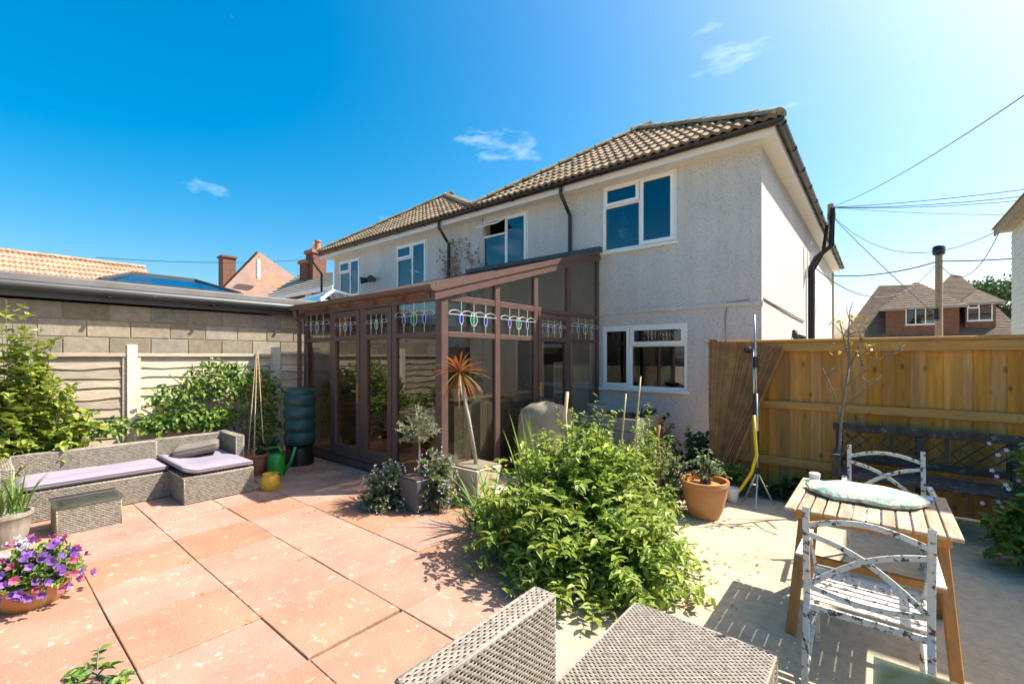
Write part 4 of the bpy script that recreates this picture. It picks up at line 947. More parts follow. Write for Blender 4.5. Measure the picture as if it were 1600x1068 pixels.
# terracotta pot with rose, small pots
def pot(name, lab, c, r, h, m, rim=.02, seg=28, cat='pot'):
    t = thing(name, lab, cat, c); c = V(c)
    MB().lathe([(r * .62, 0), (r * .80, h * .25), (r * .95, h * .6), (r * .98, h * .86), (r * 1.06, h * .9), (r * 1.06, h), (r * .94, h), (r * .92, h * .86)], c, seg).build('body', m, t, smooth=True)
    MB().lathe([(r * .91, h * .80), (r * .91, h * .82), (.01, h * .84)], c, seg).build('soil', M['soil'], t)
    return t
tp_ = V((-1.36, 4.70, 0)); pot('terracotta_pot', 'large rounded terracotta pot standing in the sun by the bush', tp_, .215, .37, M['terracotta'])
plant('potted_rose', 'sparse pale-leaved rose growing in the large terracotta pot', 'plant', tp_ + V((0, 0, .3)), [dict(c=tp_ + V((0, 0, .28)), rx=.24, ry=.24, h=.42, n=26, per=5, L=.055, W=.6, base=.2, low=.2)], M['leaf_grey'])
pot('small_white_pot', 'small whitish pot on the ground behind the terracotta pot', (-1.26, 5.38, 0), .065, .15, M['white'])
oc2 = V((-6.50, 2.47, 0)); pot('orange_pot', 'orange terracotta pot with cane tripod behind the sofa arm', oc2, .17, .30, M['clay'])
for k, (dx, dy) in enumerate(((-.1, -.06), (.08, -.05), (.02, .1))): tag(MB().tube([oc2 + V((dx, dy, .24)), oc2 + V((dx * .1, dy * .1 + .02, 1.68))], .007, 6).build('bamboo_cane', M['bamboo'], None), ('left', 'right', 'back')[k] + ' cane of the tripod standing in the orange pot', 'cane')
plant('young_climber', 'dark young climber growing up the cane tripod', 'plant', oc2 + V((0, 0, .25)), [dict(c=oc2 + V((0, .15, .2)), rx=.2, ry=.2, h=.5, n=25, per=6, L=.06, W=.7)], M['leaf_dark'])
yc = V((-5.62, 2.30, 0)); t = thing('yellow_pot', 'small yellow glazed pot at the foot of the chaise', 'pot', yc)
MB().lathe([(.075, 0), (.10, .03), (.105, .10), (.095, .17), (.08, .19), (.085, .21), (.07, .21), (.07, .17)], yc, 24).build('body', M['yellow'], t, smooth=True)
wc = V((-6.22, 2.62, 0)); t = thing('watering_can', 'bright green plastic watering can beside the water butt', 'watering can', wc)
MB().lathe([(.105, 0), (.11, .02), (.105, .26), (.085, .30), (.05, .31)], wc, 24).build('body', M['cangreen'], t, smooth=True)
MB().tube([wc + V((.08, .06, .06)), wc + V((.16, .12, .2)), wc + V((.20, .16, .40))], [.025, .02, .018], 8).build('spout', M['cangreen'], t, smooth='all')
MB().tube([wc + V((-.10, -.06, .08)), wc + V((-.17, -.1, .24)), wc + V((-.10, -.06, .38)), wc + V((.03, .02, .40)), wc + V((.08, .05, .30))], .013, 8).build('handle', M['cangreen'], t, smooth='all')
wb = V((-6.62, 3.12, 0)); t = thing('water_butt', 'tall dark green ribbed water butt on black stand', 'water butt', wb)
MB().lathe([(.20, 0), (.20, .05), (.18, .28), (.20, .30)], wb, 28).build('stand', M['black'], t, smooth=True)
prof = [(.17, .31)]
for k in range(4):
    z = .32 + k * .185; prof += [(.195, z), (.215, z + .03), (.218, z + .12), (.205, z + .155), (.195, z + .172)]
prof += [(.205, 1.07), (.20, 1.09)]
MB().lathe(prof, wb, 32).build('barrel', M['buttgreen'], t, smooth=True); MB().lathe([(.205, 1.09), (.205, 1.105), (.15, 1.14), (.04, 1.15)], wb, 32).build('lid', M['buttgreen'], t, smooth=True)
# petunias at left, leafy grey pot
fc = V((-4.22, .27, 0)); t = pot('petunia_bowl', 'terracotta bowl overflowing with petunias at far left', fc, .19, .17, M['terracotta'], cat='planter')
t2 = plant('petunias', 'mound of purple, pink and white petunias in the terracotta bowl', 'flowers', fc + V((0, 0, .16)), [dict(c=fc + V((0, 0, .12)), rx=.26, ry=.26, h=.26, n=110, per=8, L=.05, W=.5, base=.3)], M['leaf_rose'])
fm = {}
for k in range(120):
    th, ph = U(0, 6.28), math.asin(U(.0, 1)); dv = V((math.cos(th) * math.cos(ph), math.sin(th) * math.cos(ph), math.sin(ph))); p = fc + V((0, 0, .12)) + V((dv.x * .27, dv.y * .27, dv.z * .30)) * U(.85, 1.12)
    cl = 'whiteflower' if (dv.y < -.1 and dv.x < .3 and k % 2) else ('pink' if k % 4 == 0 else 'purple')
    if cl not in fm:
        f = MB(); n = 15; f.v.append((0, 0, -.018))
        for i in range(n):
            a = 6.2832 * i / n; rr = .023 * (1 + .16 * math.cos(5 * a)); f.v.append((rr * math.cos(a), rr * math.sin(a), .010 + .007 * math.cos(5 * a) + U(-.003, .003)))
        for i in range(n): f.f.append((0, 1 + i, 1 + (i + 1) % n)); f.t.append(0)
        o = f.build('flower', M[cl], None, recalc=False); fm[cl] = o.data
    else: o = bpy.data.objects.new('flower', fm[cl]); COL.objects.link(o)
    o.location = p; o.rotation_euler = (dv + rdir() * .35).to_track_quat('Z', 'Y').to_euler(); attach(o, t2)
gp = V((-5.62, .22, 0)); pot('grey_pot', 'weathered grey pot at the left edge before the sofa', gp, .14, .30, M['greywood'])
straps('grassy leaves growing in the weathered grey pot', gp + V((0, 0, .3)), 50, .45, .014, .6, .5, 'potted_grass')
c = V((-2.95, .42, 0)); plant('low_seedlings', 'reddish green leaf tips at the bottom left edge', 'plant', c, [dict(c=c, rx=.3, ry=.15, h=.12, n=9, per=3, L=.07, W=.6)], M['leaf_rose'])
# bare rose tree in front of the orange fence
bt = V((-.33, 5.55, 0)); t = thing('bare_rose_tree', 'nearly bare pruned rose tree with few yellow leaves before the fence', 'tree', bt); mb = MB(); lb = MB()
trunk = [bt, bt + V((.01, 0, .5)), bt + V((.03, 0, 1.0)), bt + V((.06, 0, 1.25)), bt + V((.10, 0, 1.55))]
mb.tube(trunk, [.014, .013, .012, .011, .009], 8)
for (a, b) in (((.02, 0, .95), (-.10, .0, 1.42)), ((.05, 0, 1.1), (.34, 0, 1.42)), ((.06, 0, 1.3), (.38, .0, 1.62)), ((.10, 0, 1.5), (.02, .0, 1.95)), ((.10, 0, 1.5), (.22, .05, 1.9)), ((.36, 0, 1.6), (.50, 0, 1.66)), ((.10, 0, 1.55), (.10, -.05, 2.05)), ((.2, 0, 1.5), (.18, 0, 1.8))):
    a, b = bt + V(a), bt + V(b); mb.tube([a, a.lerp(b, .5) + V((U(-.02, .02), 0, U(-.02, .03))), b], [.009, .007, .004], 6)
    for _ in range(4): e = a.lerp(b, U(.5, 1)); mb.tube([e, e + V((U(-.1, .1), U(-.06, .06), U(.03, .14)))], [.004, .002], 4)
for _ in range(34): lb.tint = rnd.random(); lb.leaf(bt + V((U(-.05, .3), U(-.05, .05), U(1.6, 2.0))), rdir(), rdir(), .055, .035)
mb.build('trunk', M['bark'], t, smooth='all'); lb.build('leaves', M['leaf_dry'], t, recalc=False, kind='stuff')
# sprinkler tripod with hose
tc = V((-1.02, 5.42, 0)); t = thing('sprinkler_tripod', 'slim metal sprinkler tripod with black clamps before the fence', 'tripod', tc)
MB().tube([tc + V((0, 0, .30)), tc + V((-.01, 0, 1.2))], .012, 8).tube([tc + V((-.03, 0, .95)), tc + V((-.045, 0, 1.68))], .011, 8).tube([tc + V((-.01, 0, 1.2)), tc + V((-.03, 0, 2.05))], .009, 8).build('pole', M['steel'], t, smooth='all')
for k in range(3): a = k * 2.094 + .6; MB().tube([tc + V((0, 0, .36)), tc + V((.17 * math.cos(a), .17 * math.sin(a), .0))], .009, 6).build('leg', M['steel'], t)
for (dx, z0, z1, r) in ((0, .55, .8, .018), (-.03, .97, 1.2, .02), (-.02, 1.48, 1.60, .03), (0, .33, .40, .02)): MB().tube([tc + V((dx, 0, z0)), tc + V((dx, 0, z1))], r, 8).build('clamp', M['black'], t, smooth=True)
MB().lathe([(.02, 0), (.045, .02), (.045, .05), (.02, .07)], tc + V((-.09, -.02, 1.64)), 14).build('sprinkler_head', M['black'], t, smooth=True)
tag(MB().tube([tc + V((-.03, -.03, .97)), tc + V((-.02, -.05, .8)), tc + V((.0, -.06, .55)), tc + V((-.05, -.06, .35)), tc + V((-.16, -.05, .15)), tc + V((-.25, .02, .03))], .016, 8).build('garden_hose', M['hose'], None, smooth='all'), 'yellow garden hose hanging from the sprinkler tripod', 'hose')
# covered barbecue, raised bed
qc = V((-3.52, 5.02, 0)); t = thing('covered_barbecue', 'barbecue under a crumpled beige cover beside the conservatory door', 'barbecue', qc); mb = MB(); k = 26; rings = []
for (s, z) in ((1.0, .02), (1.0, .3), (.98, .6), (.96, .78), (.86, .88), (.6, .94), (.3, .965), (.02, .97)):
    ring = []
    for j in range(k):
        a = 2 * math.pi * j / k; q = (abs(math.cos(a)) ** 4 + abs(math.sin(a)) ** 4) ** -.25; rr = s * q * (1 + .05 * math.sin(a * 6 + z * 5) * (1 - z * .4)) + U(-.012, .012); ring.append(len(mb.v)); mb.v.append((qc.x + .30 * rr * math.cos(a), qc.y + .36 * rr * math.sin(a), z + U(-.012, .012) * (z > .1) + .05 * math.cos(a + 1) * (z > .7)))
    rings.append(ring)
for q in range(len(rings) - 1):
    for j in range(k): mb.f.append((rings[q][j], rings[q][(j + 1) % k], rings[q + 1][(j + 1) % k], rings[q + 1][j])); mb.t.append(0)
mb.f += [tuple(rings[-1]), tuple(reversed(rings[0]))]; mb.t += [0, 0]; mb.build('cover', M['cover'], t, smooth='all')
tag(MB().lathe([(.13, 0), (.155, .01), (.155, .05), (.13, .06), (.10, .055)], qc + V((0, .03, .975)), 24).build('black_lid', M['black'], None, smooth=True), 'round black lid lying on top of the beige barbecue cover', 'lid')
rb_ = thing('raised_bed', 'raised bed of grey timber planks against the kitchen wall', 'raised bed', (-3.1, 6.3, 0))
for z in (.02, .20, .38, .56):
    piece('plank', -3.62, -2.62, 5.84, 5.88, z, z + .172, M['greywood'], rb_, .006); piece('plank', -2.618, -2.58, 5.842, 6.9, z, z + .172, M['greywood'], rb_, .006)
MB().box(-3.61, -2.62, 5.881, 6.88, 0, .69).build('soil', M['soil'], rb_)
bk = V((-3.35, 6.15, .692)); t = thing('woven_basket', 'round woven basket standing on the raised bed', 'basket', bk)
mb = MB()
for q in range(9):
    for j in range(20):
        a0, a1 = 6.2832 * j / 20, 6.2832 * (j + 1) / 20; rr = .13 + .004 * q + (.006 if (j + q) % 2 else 0); r2 = .13 + .004 * q + (0 if (j + q) % 2 else .006)
        mb.hexa([bk + V((rr * math.cos(a0), rr * math.sin(a0), q * .02)), bk + V((r2 * math.cos(a1), r2 * math.sin(a1), q * .02)), bk + V(((r2 - .01) * math.cos(a1), (r2 - .01) * math.sin(a1), q * .02)), bk + V(((rr - .01) * math.cos(a0), (rr - .01) * math.sin(a0), q * .02)), bk + V((rr * math.cos(a0), rr * math.sin(a0), q * .02 + .018)), bk + V((r2 * math.cos(a1), r2 * math.sin(a1), q * .02 + .018)), bk + V(((r2 - .01) * math.cos(a1), (r2 - .01) * math.sin(a1), q * .02 + .018)), bk + V(((rr - .01) * math.cos(a0), (rr - .01) * math.sin(a0), q * .02 + .018))])
mb.build('weave', M['greywood'], t)
# things inside the conservatory
pb = thing('potting_bench', 'grey board cupboard standing inside the conservatory glass', 'cupboard', (-4.35, 4.9, 0))
for k in range(11): piece('board', -4.22, -4.20, 3.95 + k * .16, 3.95 + k * .16 + .155, .05, 1.02, M['greywood'], pb, .003)
MB().box(-4.65, -4.221, 3.96, 5.70, .04, 1.0).build('carcass', M['greywood'], pb); piece('top', -4.68, -4.17, 3.92, 5.73, 1.022, 1.05, M['greywood'], pb, .005)
for k, (y, r, h, m, lf_) in enumerate(((4.15, .10, .18, 'terracotta', 1), (4.36, .07, .13, 'red', 0), (4.05, .06, .12, 'white', 0), (4.55, .09, .15, 'terracotta', 1), (4.25, .06, .12, 'yellow', 0))):
    p = V((-4.42 if k != 2 else -4.27, y, 1.052)); pot('flower_pot', ('orange pot with plant', 'red pot', 'white pot', 'clay pot with small plant', 'yellow pot')[k] + ' on the cupboard behind the conservatory glass', p, r, h, M[m])
    if lf_: plant('pot_plant', ('bushy', 'small')[k > 1] + ' green plant on the cupboard inside the conservatory', 'plant', p + V((0, 0, h * .8)), [dict(c=p + V((0, 0, h * .8)), rx=.15, ry=.15, h=.28, n=22, per=6, L=.06, W=.6)], M['leaf_rose'])
for (x, y, lab) in ((-5.0, 4.3, 'near the corner'), (-6.1, 4.6, 'near the french doors')):
    p = V((x, y, 0)); pot('floor_pot', 'clay pot on the conservatory floor ' + lab, p, .16, .28, M['clay']); t = plant('indoor_plant', 'red flowering plant on the conservatory floor ' + lab, 'plant', p + V((0, 0, .25)), [dict(c=p + V((0, 0, .22)), rx=.26, ry=.26, h=.6, n=36, per=8, L=.08, W=.6)], M['leaf_rose'])
    f = MB()
    for _ in range(26): q = p + V((U(-.2, .2), U(-.3, .0), U(.4, .75))); [f.leaf(q, rdir(), rdir(), .04, .035) for _ in range(4)]
    f.build('blooms', M['red'], t, recalc=False, kind='stuff')
ic = thing('cane_armchair', 'cane armchair standing inside the conservatory', 'armchair', (-5.6, 5.9, 0))
wicker_box('seat', ic, -5.95, -5.25, 5.6, 6.2, .05, .40, 'tfr', **kw); wicker_box('back', ic, -5.95, -5.25, 6.21, 6.32, .05, .95, 'tfr', **kw)
wicker_box('arm', ic, -6.04, -5.96, 5.6, 6.3, .05, .62, 'tfr', **kw); wicker_box('arm', ic, -5.24, -5.16, 5.6, 6.3, .05, .62, 'tfr', **kw)
bl = thing('white_shelf', 'white shelf unit inside the conservatory by the house wall', 'shelf', (-4.4, 7.0, 0))
for z in (.05, .5, .95, 1.4): piece('shelf', -4.55, -4.15, 6.75, 7.25, z, z + .03, M['white'], bl, .003)
for xx in (-4.57, -4.15): piece('side', xx, xx + .02, 6.75, 7.25, .0, 1.5, M['white'], bl, .003)
structure(MB().box(CX0 + .1, CX1 - .12, CY0 + .11, YW - .02, .004, .03).build('conservatory_floor', M['slab']))
# fallen leaves and weeds
fl = MB()
for _ in range(260):
    p = rnd.choice((V((U(-7.3, -4.2), U(3.0, 3.45), .03)), V((U(-2.7, -.9), U(2.2, 3.2), .026)), V((U(-1.5, -.7), U(2.9, 4.0), .006)), V((U(-6.4, -3.8), U(1.9, 3.2), .03))))
    fl.tint = rnd.random(); fl.leaf(p, V((U(-1, 1), U(-1, 1), U(.0, .3))), V((U(-.3, .3), U(-.3, .3), 1)), U(.015, .04), .018)
o = fl.build('fallen_leaves', M['leaf_dry'], None, recalc=False); o['kind'] = 'stuff'; o['label'] = 'dry fallen leaves scattered over slabs and concrete'

wd = MB()                                        # moss and small weeds in the paving joints
for _ in range(420):
    if rnd.random() < .6: x, y = U(-7.2, -1.8), Y1 - .592 * rnd.randrange(0, 8)
    else: x, y = X1 - .597 * rnd.randrange(0, 10), U(-.6, 3.4)
    if math.sin(x * 3.1) + math.sin(y * 4.3 + x) < .35: continue
    for _ in range(4): wd.tint = rnd.random(); wd.blade(V((x + U(-.03, .03), y + U(-.012, .012), .015)), V((U(-1, 1), U(-1, 1), .9)), U(.02, .05), .006, .3, 2)
o = wd.build('joint_weeds', M['leaf_dry'], None, recalc=False); o['kind'] = 'stuff'; o['label'] = 'tiny weeds and dry moss growing in the paving joints'
# ------------------------------------------------------------------ neighbours and background
# weatherboarded house on the right: near corner out of the picture casts the shade over the terrace
nb = thing('weatherboard_house', 'pale grey-green weatherboarded house at the right edge', 'house', (7, 13.5, 0))
NX, NY0, NY1, NZ = 3.10, 6.6, 20.3, 5.45
MB().box(NX + .03, 11, NY0, NY1, 0, NZ).build('wall', M['clap'], nb)
for k in range(32):
    z = .1 + k * .165
    MB().hexa([(NX + .028, NY0, z), (NX + .028, NY1, z), (NX - .002, NY1, z), (NX - .002, NY0, z), (NX + .028, NY0, z + .163), (NX + .028, NY1, z + .163), (NX + .02, NY1, z + .163), (NX + .02, NY0, z + .163)]).build('weatherboard', M['clap'], nb)
MB().box(NX - .3, 11.3, NY0 - .3, NY1 + .2, NZ, NZ + .05).build('soffit', M['greyhouse'], nb)
MB().box(NX - .34, NX - .30, NY0 - .3, NY1 + .2, NZ - .08, NZ + .14).build('fascia', M['polewood'], nb)
MB().hexa([(NX - .4, NY0 - .4, NZ + .14), (11.4, NY0 - .4, NZ + .14), (11.4, NY1 + .25, NZ + .14), (NX - .4, NY1 + .25, NZ + .14), (7, NY0 + 3, NZ + 2.9), (7.2, NY0 + 3, NZ + 2.9), (7.2, NY1 - 3, NZ + 2.9), (7, NY1 - 3, NZ + 2.9)]).build('roof', M['browntile'], nb)
# brown roofed house behind the fence
def gp_(px, py, Y): return at(px, py, Y=Y)
bg = thing('brown_roof_house', 'house with brown tiled roof and brick dormers beyond the fence', 'house', (2.5, 42, 0))
zr = at(1486, 428, Y=45).z; zl = at(1375, 446, Y=44.5).z
eL, eR = at(1308, 535, Y=39.0), at(1620, 535, Y=39.0)
def slopef(A, B, C, D, m, rows, name='roof_slope'):    # stepped courses of small tiles, joined
    mb = MB(); A, B, C, D = map(V, (A, B, C, D)); n = (B - A).cross(D - A).normalized(); n = n if n.z > 0 else -n
    for r in range(rows):
        u0, u1 = r / rows, (r + 1) / rows; h_ = .03; a, b, c, d = A.lerp(D, u0), B.lerp(C, u0), B.lerp(C, u1), A.lerp(D, u1)
        mb.face([a + n * h_, b + n * h_, c, d]); mb.face([a, b, b + n * h_, a + n * h_])
    return mb.build(name, m, bg, recalc=False)
rl, rr = at(1374, 446, Y=44), at(1440, 444, Y=44); r2 = at(1487, 428, Y=45.5); r3 = at(1500, 430, Y=45.5)
slopef(eL, at(1480, 535, Y=39), rr, rl, M['browntile'], 46); slopef(at(1380, 535, Y=38.95), eR, r3, r2, M['browntile'], 50)
slopef(eR, eR + V((1, 9, 0)), r3 + V((.2, 2, 0)), r3, M['browntile'], 20); slopef(eL + V((-.3, 9, 0)), eL, rl, rl + V((0, 2, 0)), M['browntile'], 20)
MB().box(eL.x + .4, eR.x - .4, 39.6, 48, 0, 2.6).build('wall', M['brick'], bg)
def dormer(pl, pr, ye, yb, pa, ya, Y, wl, wr, wt, wbm, lights):
    a, b = at(pl, ye, Y=Y), at(pr, ye, Y=Y); zb = at(pl, yb, Y=Y).z - .3
    MB().box(a.x, b.x, Y, Y + 4, zb, a.z).build('dormer_wall', M['brick'], bg)
    ap = at(pa, ya, Y=Y + 2.2); o1, o2 = V((a.x - .35, Y - .4, a.z - .02)), V((b.x + .35, Y - .4, a.z - .02))
    slopef(o1, o2, ap, ap, M['browntile'], 12, 'dormer_roof'); slopef(o2, o2 + V((0, 5, 0)), ap + V((0, 4, 0)), ap, M['browntile'], 12, 'dormer_roof'); slopef(o1 + V((0, 5, 0)), o1, ap, ap + V((0, 4, 0)), M['browntile'], 12, 'dormer_roof')
    MB().box(o1.x, o2.x, Y - .42, Y - .40, a.z - .16, a.z).build('dormer_fascia', M['greyhouse'], bg)
    w0, w1 = at(wl, wt, Y=Y - .05), at(wr, wbm, Y=Y - .05); mp = lambda s, z, n: V((s, Y - n, z))
    window(bg, mp, w0.x, w1.x, w1.z, w0.z, lights, n0=.0)
L4 = [(0, .34, 0, 1, False), (.34, .67, 0, 1, False), (.67, 1, 0, 1, False)]
dormer(1384, 1499, 482.5, 523, 1431, 440, 39.6, 1415, 1462, 481, 506, L4)
dormer(1508, 1556, 474, 507, 1527, 452, 40.2, 1511, 1551, 474, 500, [(0, .48, 0, .72, False), (0, .48, .72, 1, True), (.48, 1, 0, 1, False)])
# poles, wires
def pole(lab, px, py, Y, r, capb):
    p = at(px, py, Y=Y); t = thing('telegraph_pole', lab, 'pole', (p.x, Y, 0))
    MB().tube([(p.x, Y, 0), (p.x, Y, p.z)], [r * 1.15, r], 12).build('pole', M['polewood'], t, smooth=True)
    if capb: MB().lathe([(r * .9, -.3), (r * 1.7, -.26), (r * 1.8, -.02), (r * 1.4, .04), (.02, .05)], p, 14).build('pole_cap', M['black'], t, smooth=True); MB().box(p.x - .14, p.x - .02, Y - .22, Y - .08, p.z - 2.6, p.z - 2.2).build('cable_box', M['black'], t)
    else: MB().box(p.x - .12, p.x + .2, Y - .25, Y - .08, p.z - .75, p.z - .5).build('cable_box', M['leadgrey'], t)
    return p
p1 = pole('wooden telegraph pole with black cap rising behind the orange fence', 1467, 386, 22, .10, True)
p2 = pole('wooden telegraph pole rising behind the right eave of the white house', 1298, 319, 26, .13, False)
def wire(lab, a, b, sag, r=.012):
    a, b = V(a), V(b); tag(MB().tube([a.lerp(b, i / 20) + V((0, 0, -sag * 4 * (i / 20) * (1 - i / 20))) for i in range(21)], r, 5).build('overhead_cable', M['black'], None), lab, 'cable')
pt2 = p2 + V((0, 0, -.15)); pt1 = p1 + V((0, 0, -.5))
wire('overhead cable rising steeply to the top right corner', pt2, at(1640, 122, Y=12), .25)
wire('uppermost of the near-level cables running right from the rear pole', pt2, at(1640, 291, Y=24), .1, .014)
wire('middle of the near-level cables running right from the rear pole', pt2, at(1640, 302, Y=24), .15, .014)
wire('third near-level cable running right from the rear pole', pt2, at(1640, 309, Y=24), .15)
wire('thin lowest near-level cable running right from the rear pole', pt2, at(1640, 336, Y=24), .1, .009)
wire('slack cable swooping from rear pole to the weatherboard house eave', pt2 + V((0, 0, -.3)), (NX - .3, NY1 - .3, NZ), 1.2)
wire('straight cable descending from the rear pole to the capped pole', pt2 + V((0, 0, -.35)), p1 + V((0, 0, -2.5)), .1, .016)
wire('thick dark cable from behind the white house to the capped pole', at(1300, 430, Y=24), pt1, .2, .022)
wire('cable running level from the capped pole to the right edge', pt1, at(1640, 399, Y=21), .05, .02)
wire('slack cable from capped pole up to the weatherboard house eave', pt1 + V((0, 0, -.05)), (NX - .3, NY1 - .4, NZ - .05), .9)
wire('slack cable from white house side wall to the capped pole', (-1.3, 14, 3.9), pt1, 1.0)
def tree(lab, c, rx, h, zt, n, m, group=None):
    t = thing('tree', lab, 'tree', c, 0, group); c = V(c); lb, sb = MB(), MB(); sb.tube([c, c + V((0, 0, h * .7))], [.3, .12], 8)
    for _ in range(26):
        q = c + V((0, 0, zt)) + V((rdir().x * rx * .75, rdir().y * rx * .75, rdir().z * (h - zt) * .75)); r = U(.35, .6) * rx * .6
        sb.tube([c + V((0, 0, h * .45)), q], [.08, .02], 5)
        for _ in range(n):
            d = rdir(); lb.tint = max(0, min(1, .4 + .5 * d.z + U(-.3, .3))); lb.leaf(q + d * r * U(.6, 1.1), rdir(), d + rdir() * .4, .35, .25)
    lb.build('crown', m, t, recalc=False, kind='stuff'); sb.build('trunk', M['bark'], t)
tc_ = at(1538, 455, Y=60); tree('dark evergreen tree behind the brown roofed house', (tc_.x, 60, 0), 4.0, tc_.z + 1.3, tc_.z - 1.2, 160, M['leaf_dark'])
# pink tiled roof beyond the garage
pr_ = thing('pink_tile_bungalow', 'bungalow with faded pink tiled roof beyond the garage at far left', 'house', (-26, 0, 0))
ra_, rb2 = at(-60, 389, X=-24), at(226, 414, X=-24); zz = (ra_.z + rb2.z) / 2; y0 = -6.0; y1 = rb2.y
roof_slope(pr_, (-20.6, y1, zz - 2.3), (-20.6, y0, zz - 2.3), (-24, y0, zz), (-24, y1, zz), .27, .36, M['pinktile'])
MB().face([(-27.4, y0, zz - 2.3), (-27.4, y1, zz - 2.3), (-24, y1, zz), (-24, y0, zz)]).build('far_slope', M['pinktile'], pr_, recalc=False)
MB().box(-27, -21, y0 + .2, y1 - .15, 0, zz - 2.35).build('wall', M['brick'], pr_); MB().hexa([(-27, y1 - .3, zz - 2.36), (-21, y1 - .3, zz - 2.36), (-21, y1 - .15, zz - 2.36), (-27, y1 - .15, zz - 2.36), (-24.1, y1 - .3, zz - .06), (-23.9, y1 - .3, zz - .06), (-23.9, y1 - .15, zz - .06), (-24.1, y1 - .15, zz - .06)]).build('gable', M['brick'], pr_)
caps(pr_, (-24, y1, zz), (-24, y0, zz), .13, .45, M['hip'])
# hipped house with chimney
bgh = thing('lichen_roof_house', 'house with pinkish lichened hip roof and brick chimney in the distance', 'house', at(400, 470, X=-27).xy.to_3d())
def bslope(name, pts, m):
    o = MB().face([V(p) for p in pts]).build(name, m, bgh, recalc=False); return o
D1 = 27.0
def far(px, py, t): return V((0, 0, CAMH)) + ray(px, py) * t
ap1, lft, rgt = far(404, 394, 26), far(322, 478, 23.5), far(520, 474, 25.0); ap0, lb0 = far(396, 397, 32), far(300, 478, 31)
MB().hexa([lft, rgt, rgt + V((-6, 6, 0)), lft + V((-8, 3, 0)), ap1, ap1 + V((.1, 0, 0)), ap1 + V((-5.9, 3, 0)), ap1 + V((-6, 3, 0))]).build('hip_roof', M['lichen'], bgh, recalc=False)
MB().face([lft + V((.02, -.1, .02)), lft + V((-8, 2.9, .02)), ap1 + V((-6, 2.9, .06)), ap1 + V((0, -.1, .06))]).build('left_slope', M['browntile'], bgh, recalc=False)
zb = lft.z - .05; MB().hexa([(lft.x + .3, lft.y + .3, 0), (rgt.x - .2, rgt.y + .2, 0), (rgt.x - 6, rgt.y + 6, 0), (lft.x - 7, lft.y + 3.3, 0), (lft.x + .3, lft.y + .3, zb), (rgt.x - .2, rgt.y + .2, zb), (rgt.x - 6, rgt.y + 6, zb), (lft.x - 7, lft.y + 3.3, zb)]).build('wall', M['brick'], bgh)
cz = far(355, 404, 27.5); MB().box(cz.x - .38, cz.x + .38, cz.y - .35, cz.y + .35, cz.z - 3.2, cz.z).build('chimney', M['brick'], bgh); MB().box(cz.x - .45, cz.x + .45, cz.y - .42, cz.y + .42, cz.z + .002, cz.z + .12).build('chimney_cap', M['brick'], bgh)
vp = far(403, 430, 24.6); MB().tube([vp + V((0, 0, -.2)), vp + V((0, 0, .85))], .11, 10).build('vent_pipe', M['soffit'], bgh, smooth=True)
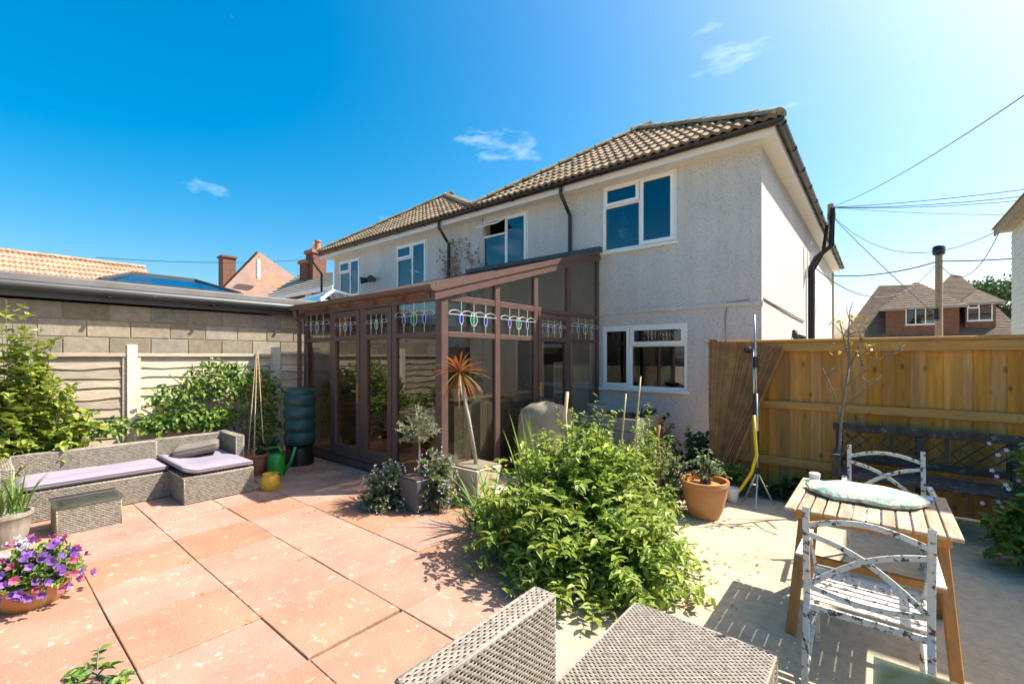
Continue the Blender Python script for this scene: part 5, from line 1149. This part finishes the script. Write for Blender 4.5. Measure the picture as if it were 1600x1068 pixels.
# brick house with chimney stack beside the attached house
sh = thing('chimney_house', 'brick house with grey tiled lean roof and tall chimney stack', 'house', far(470, 470, 21).xy.to_3d())
a_, b_, c_, d_ = far(412, 466, 21), far(520, 446, 20), far(520, 425, 22.5), far(470, 428, 24)
mb = MB()
for r in range(9):
    u0, u1 = r / 9, (r + 1) / 9; q = [a_.lerp(d_, u0) + V((0, 0, .06)), b_.lerp(c_, u0) + V((0, 0, .06)), b_.lerp(c_, u1), a_.lerp(d_, u1)]; mb.face(q); mb.face([q[0] - V((0, 0, .06)), q[1] - V((0, 0, .06)), q[1], q[0]])
mb.build('roof_slope', M['greyhouse'], sh, recalc=False)
MB().bar(a_ + V((0, 0, -.08)), b_ + V((0, 0, -.08)), .05, .18).build('fascia', M['white'], sh)
w0, w1 = far(425, 470, 21.6), far(524, 470, 20.8); MB().hexa([(w0.x, w0.y, 0), (w1.x, w1.y, 0), (w1.x - 1.5, w1.y + 3, 0), (w0.x - 1.5, w0.y + 3, 0), (w0.x, w0.y, a_.z + .1), (w1.x, w1.y, b_.z + .1), (w1.x - 1.5, w1.y + 3, b_.z + .1), (w0.x - 1.5, w0.y + 3, a_.z + .1)]).build('wall', M['brick'], sh)
ww = w0.lerp(w1, .62) + V((-.05, -.08, 0)); ww.z = far(483, 462, 21).z; MB().box(ww.x - .22, ww.x + .22, ww.y - .06, ww.y + .04, ww.z - .6, ww.z + .35).build('window', M['white'], sh)
for (px, pt, hw, pots) in ((494, 392, .36, ((-.17, .4, 'soffit'), (.17, .5, 'clay'))), (483, 408, .26, ((-.05, .5, 'brick'),))):
    k_ = far(px, pt, 22.5); st_ = MB().box(k_.x - hw, k_.x + hw, k_.y - .35, k_.y + .35, k_.z - 3, k_.z).build('chimney', M['brick'], sh); MB().box(k_.x - hw - .07, k_.x + hw + .07, k_.y - .42, k_.y + .42, k_.z - .18, k_.z - .02).build('chimney_corbel', M['clay'], st_)
    for dx, hh, mm in pots: MB().lathe([(.14, 0), (.17, .06), (.13, .12), (.13, hh * .8), (.17, hh * .85), (.15, hh)], k_ + V((dx, 0, 0)), 14).build('chimney_pot', M[mm], st_, smooth=True)
# neighbour's glass roof behind the conservatory
ng = thing('neighbour_glass_roof', 'pale framed glass pyramid roof behind the brown conservatory gutter', 'glass roof', (-10.5, 5.8, 0))
c4 = [V((-11.6, 4.9, 2.85)), V((-9.4, 4.9, 2.85)), V((-9.4, 6.7, 2.85)), V((-11.6, 6.7, 2.85))]; ap = V((-10.5, 5.8, 3.25))
MB().box(-11.5, -9.5, 5.0, 6.6, 0, 2.80).build('wall', M['brick'], ng); MB().box(-11.62, -9.38, 4.88, 6.72, 2.802, 2.85).build('frame', M['white'], ng)
for k in range(4): MB().face([c4[k], c4[(k + 1) % 4], ap]).build('pane', skg, ng, recalc=False); MB().bar(c4[k], ap, .05, .05).build('glazing_bar', M['white'], ng)
wire('faint cable crossing the sky above the left roofs', at(150, 402, X=-30), far(520, 402, 30), .3, .015)
